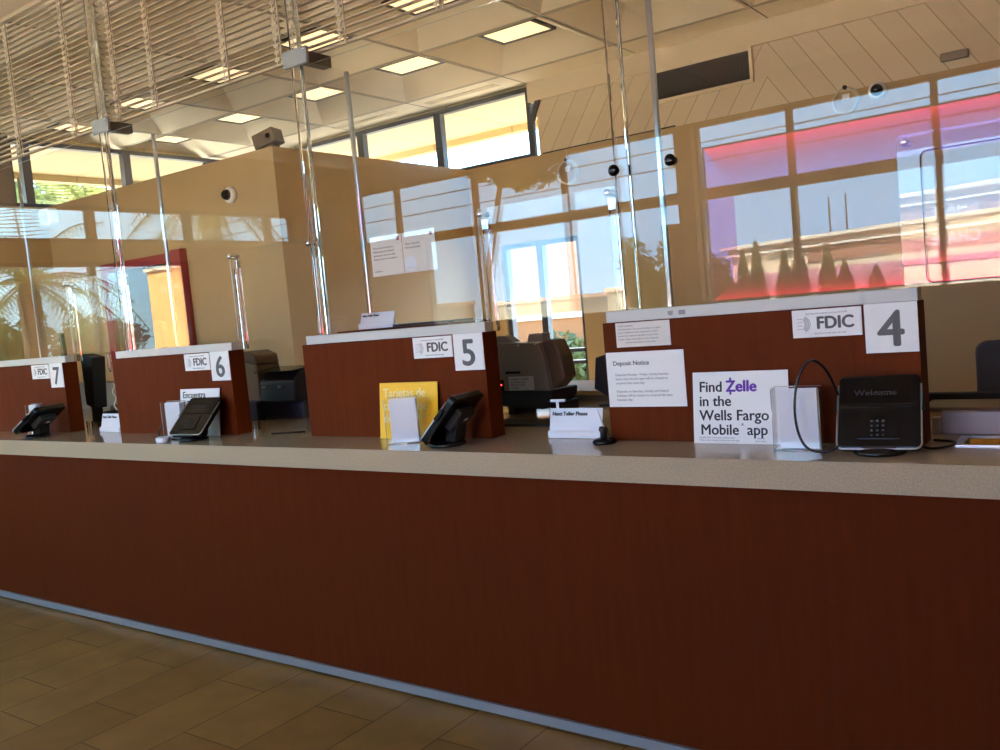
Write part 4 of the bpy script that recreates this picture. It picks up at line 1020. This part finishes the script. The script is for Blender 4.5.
tree('leafy_tree', -20.5, -8.2, 1.6, (1.0, .8, .8), 3, 1200, .12, M_LEAF, 'rounded shrub outside the side window, mirrored behind the palm trunk', 16)
tree('leafy_tree', -26, -12.2, 1.7, (1.0, .8, .85), 3, 1600, .13, M_BUSH, 'reddish bush outside, mirrored left of the orange building', 15)
for q, (x, y, h_, r_) in enumerate(((-19.6, -45.5, 2.6, .55), (-18.4, -46.6, 3.7, .56), (-17.2, -45.5, 4.0, .57), (-15.9, -46.2, 3.4, .6), (-14.6, -44.6, 3.9, .6), (-13.3, -45.2, 3.5, .6), (-12.0, -43.4, 2.4, .6), (-10.7, -44.2, 2.0, .6))):
    cypress(x, y, h_, r_, 20+q, '%s cypress shrub from the left in the row before the cream building' % ('first', 'second', 'third', 'fourth', 'fifth', 'sixth', 'seventh', 'eighth')[q])
# low skyline far away
for q, (x, y, w, h_) in enumerate(((-78, -85, 16, 2.6), (-56, -85, 12, 2.1), (-40, -82, 9, 2.4))):
    t = thing('distant_shop', (x, y, -.12), 'low pale shop building far down the street, %s of three' % ('leftmost', 'middle', 'rightmost')[q], 'building', 'low shops far down the street')
    MB().box(x-w/2, x+w/2, y-4, y+4, -.13, h_).build('wall', M_GREYP, t)
    MB().box(x-w/2-.2, x+w/2+.2, y-4.2, y+4.2, h_, h_+.4).build('roof', M_TILEROOF, t)
# power lines
for q, (z, dz) in enumerate(((5.15, 0), (5.75, 0), (6.3, 0))):
    tag(MB().tube([(-60+10*i, -24, z+.5+.012*((i-6) % 6-3)**2*4*.3) for i in range(13)], .022, 5).build('power_line', M_WIRE), '%s of three power lines strung along the street, mirrored in the shields' % ('lowest', 'middle', 'highest')[q], 'power line', 'power lines along the street')
for q, x in enumerate((-62, 62)):
    t = thing('utility_pole', (x, -24, -.12), 'wooden utility pole at the %s end of the power lines' % ('left', 'right')[q], 'pole')
    MB().tube([(x, -24, -.12), (x, -24, 8.5)], [.16, .12], 10).build('post', M_BARK, t); MB().box(x-.06, x+.06, -25, -23, 7.2, 7.32).build('crossarm', M_BARK, t)
# street lamp beyond the back clerestory
t = thing('street_lamp', (-11.9, 18, -.12), 'pale street lamp outside, faint in the right back clerestory pane', 'street lamp')
MB().tube([(-11.9, 18, -.12), (-11.9, 18, 6.5)], [.13, .09], 10).build('post', M_SILVER, t)
MB().tube([(-11.9, 18, 6.5), (-12.3, 18, 6.75), (-13.2, 18, 6.8)], .05, 8).build('arm', M_SILVER, t)
MB().box(-13.7, -13.0, 17.85, 18.15, 6.7, 6.82).build('lamp_head', M_SILVER, t, bevel=.03)
tree('hedge_shrub', -9.2, 12.6, .3, (1.6, .5, .75), 1, 1500, .1, M_LEAF, 'green shrub outside the glazed opening', 31)

# ------------------------------------------------------------------ light
w = bpy.data.worlds.new('world'); scene.world = w; w.use_nodes = True; nt = w.node_tree; L = nt.links.new
bg = nt.nodes['Background']; tc = nt.nodes.new('ShaderNodeTexCoord'); sp = nt.nodes.new('ShaderNodeSeparateXYZ'); cr = nt.nodes.new('ShaderNodeValToRGB')
L(tc.outputs['Generated'], sp.inputs[0]); L(sp.outputs['Z'], cr.inputs['Fac']); L(cr.outputs['Color'], bg.inputs['Color'])
def ramp(r, cols):
    e = r.color_ramp.elements
    e[0].position = cols[0][0]; e[0].color = (*cols[0][1], 1); e[1].position = cols[-1][0]; e[1].color = (*cols[-1][1], 1)
    for p_, c_ in cols[1:-1]:
        q = r.color_ramp.elements.new(p_); q.color = (*c_, 1)
cr2 = nt.nodes.new('ShaderNodeValToRGB'); L(sp.outputs['Z'], cr2.inputs['Fac'])
ramp(cr, ((0, (.42, .70, 1.0)), (.06, (.34, .66, 1.06)), (.2, (.32, .66, 1.02)), (.5, (.28, .52, .84)), (1, (.16, .32, .68))))     # clear side
ramp(cr2, ((0, (.34, .48, .54)), (.06, (.32, .50, .62)), (.2, (.38, .65, .86)), (.5, (.28, .52, .84)), (1, (.16, .32, .68))))   # hazy side
mr = nt.nodes.new('ShaderNodeMapRange'); mr.interpolation_type = 'SMOOTHSTEP'; mr.inputs['From Min'].default_value = -.9; mr.inputs['From Max'].default_value = -.3
L(sp.outputs['X'], mr.inputs['Value'])
mx = nt.nodes.new('ShaderNodeMix'); mx.data_type = 'RGBA'; L(mr.outputs[0], mx.inputs[0]); L(cr2.outputs['Color'], mx.inputs[6]); L(cr.outputs['Color'], mx.inputs[7])
L(mx.outputs[2], bg.inputs['Color'])
bg.inputs['Strength'].default_value = 9.0
sun = bpy.data.lights.new('sun', 'SUN'); sun.energy = 58; sun.angle = .0093; sun.color = (1, .96, .86)
so = bpy.data.objects.new('sun', sun); COL.objects.link(so)
so.rotation_euler = Vector((.15, .62, .77)).to_track_quat('Z', 'Y').to_euler()
def portal(x, y, z, sx, sy, direction):
    l = bpy.data.lights.new('sky_portal', 'AREA'); l.shape = 'RECTANGLE'; l.size = sx; l.size_y = sy; l.cycles.is_portal = True
    o = bpy.data.objects.new('sky_portal', l); COL.objects.link(o); o.location = (x, y, z)
    o.rotation_euler = Vector(direction).to_track_quat('-Z', 'Y' if abs(direction[2]) < .5 else 'X').to_euler()
portal(-4.5, YF-.25, 2.2, 9.2, 2.5, (0, 1, 0))
portal(XW-.25, -2.85, 2.2, 4.2, 2.0, (1, 0, 0))
portal(XW-.25, 3.4, 3.4, 3.0, .8, (1, 0, 0))
portal(-7.0, 5.08, 3.4, 4.4, .8, (0, -1, 0))
portal(-4.85, 5.08, 1.15, 1.0, 2.3, (0, -1, 0))

cy = scene.cycles
cy.use_denoising = True; cy.max_bounces = 12; cy.diffuse_bounces = 5; cy.glossy_bounces = 6; cy.transmission_bounces = 10; cy.transparent_max_bounces = 40
cy.sample_clamp_indirect = 12; cy.caustics_reflective = False; cy.caustics_refractive = False; cy.blur_glossy = 0
vs_ = scene.view_settings
scene.display_settings.display_device = 'sRGB'
vs_.view_transform = 'Standard'; vs_.look = 'None'; vs_.gamma = 1; vs_.use_curve_mapping = False; vs_.exposure = 0.48
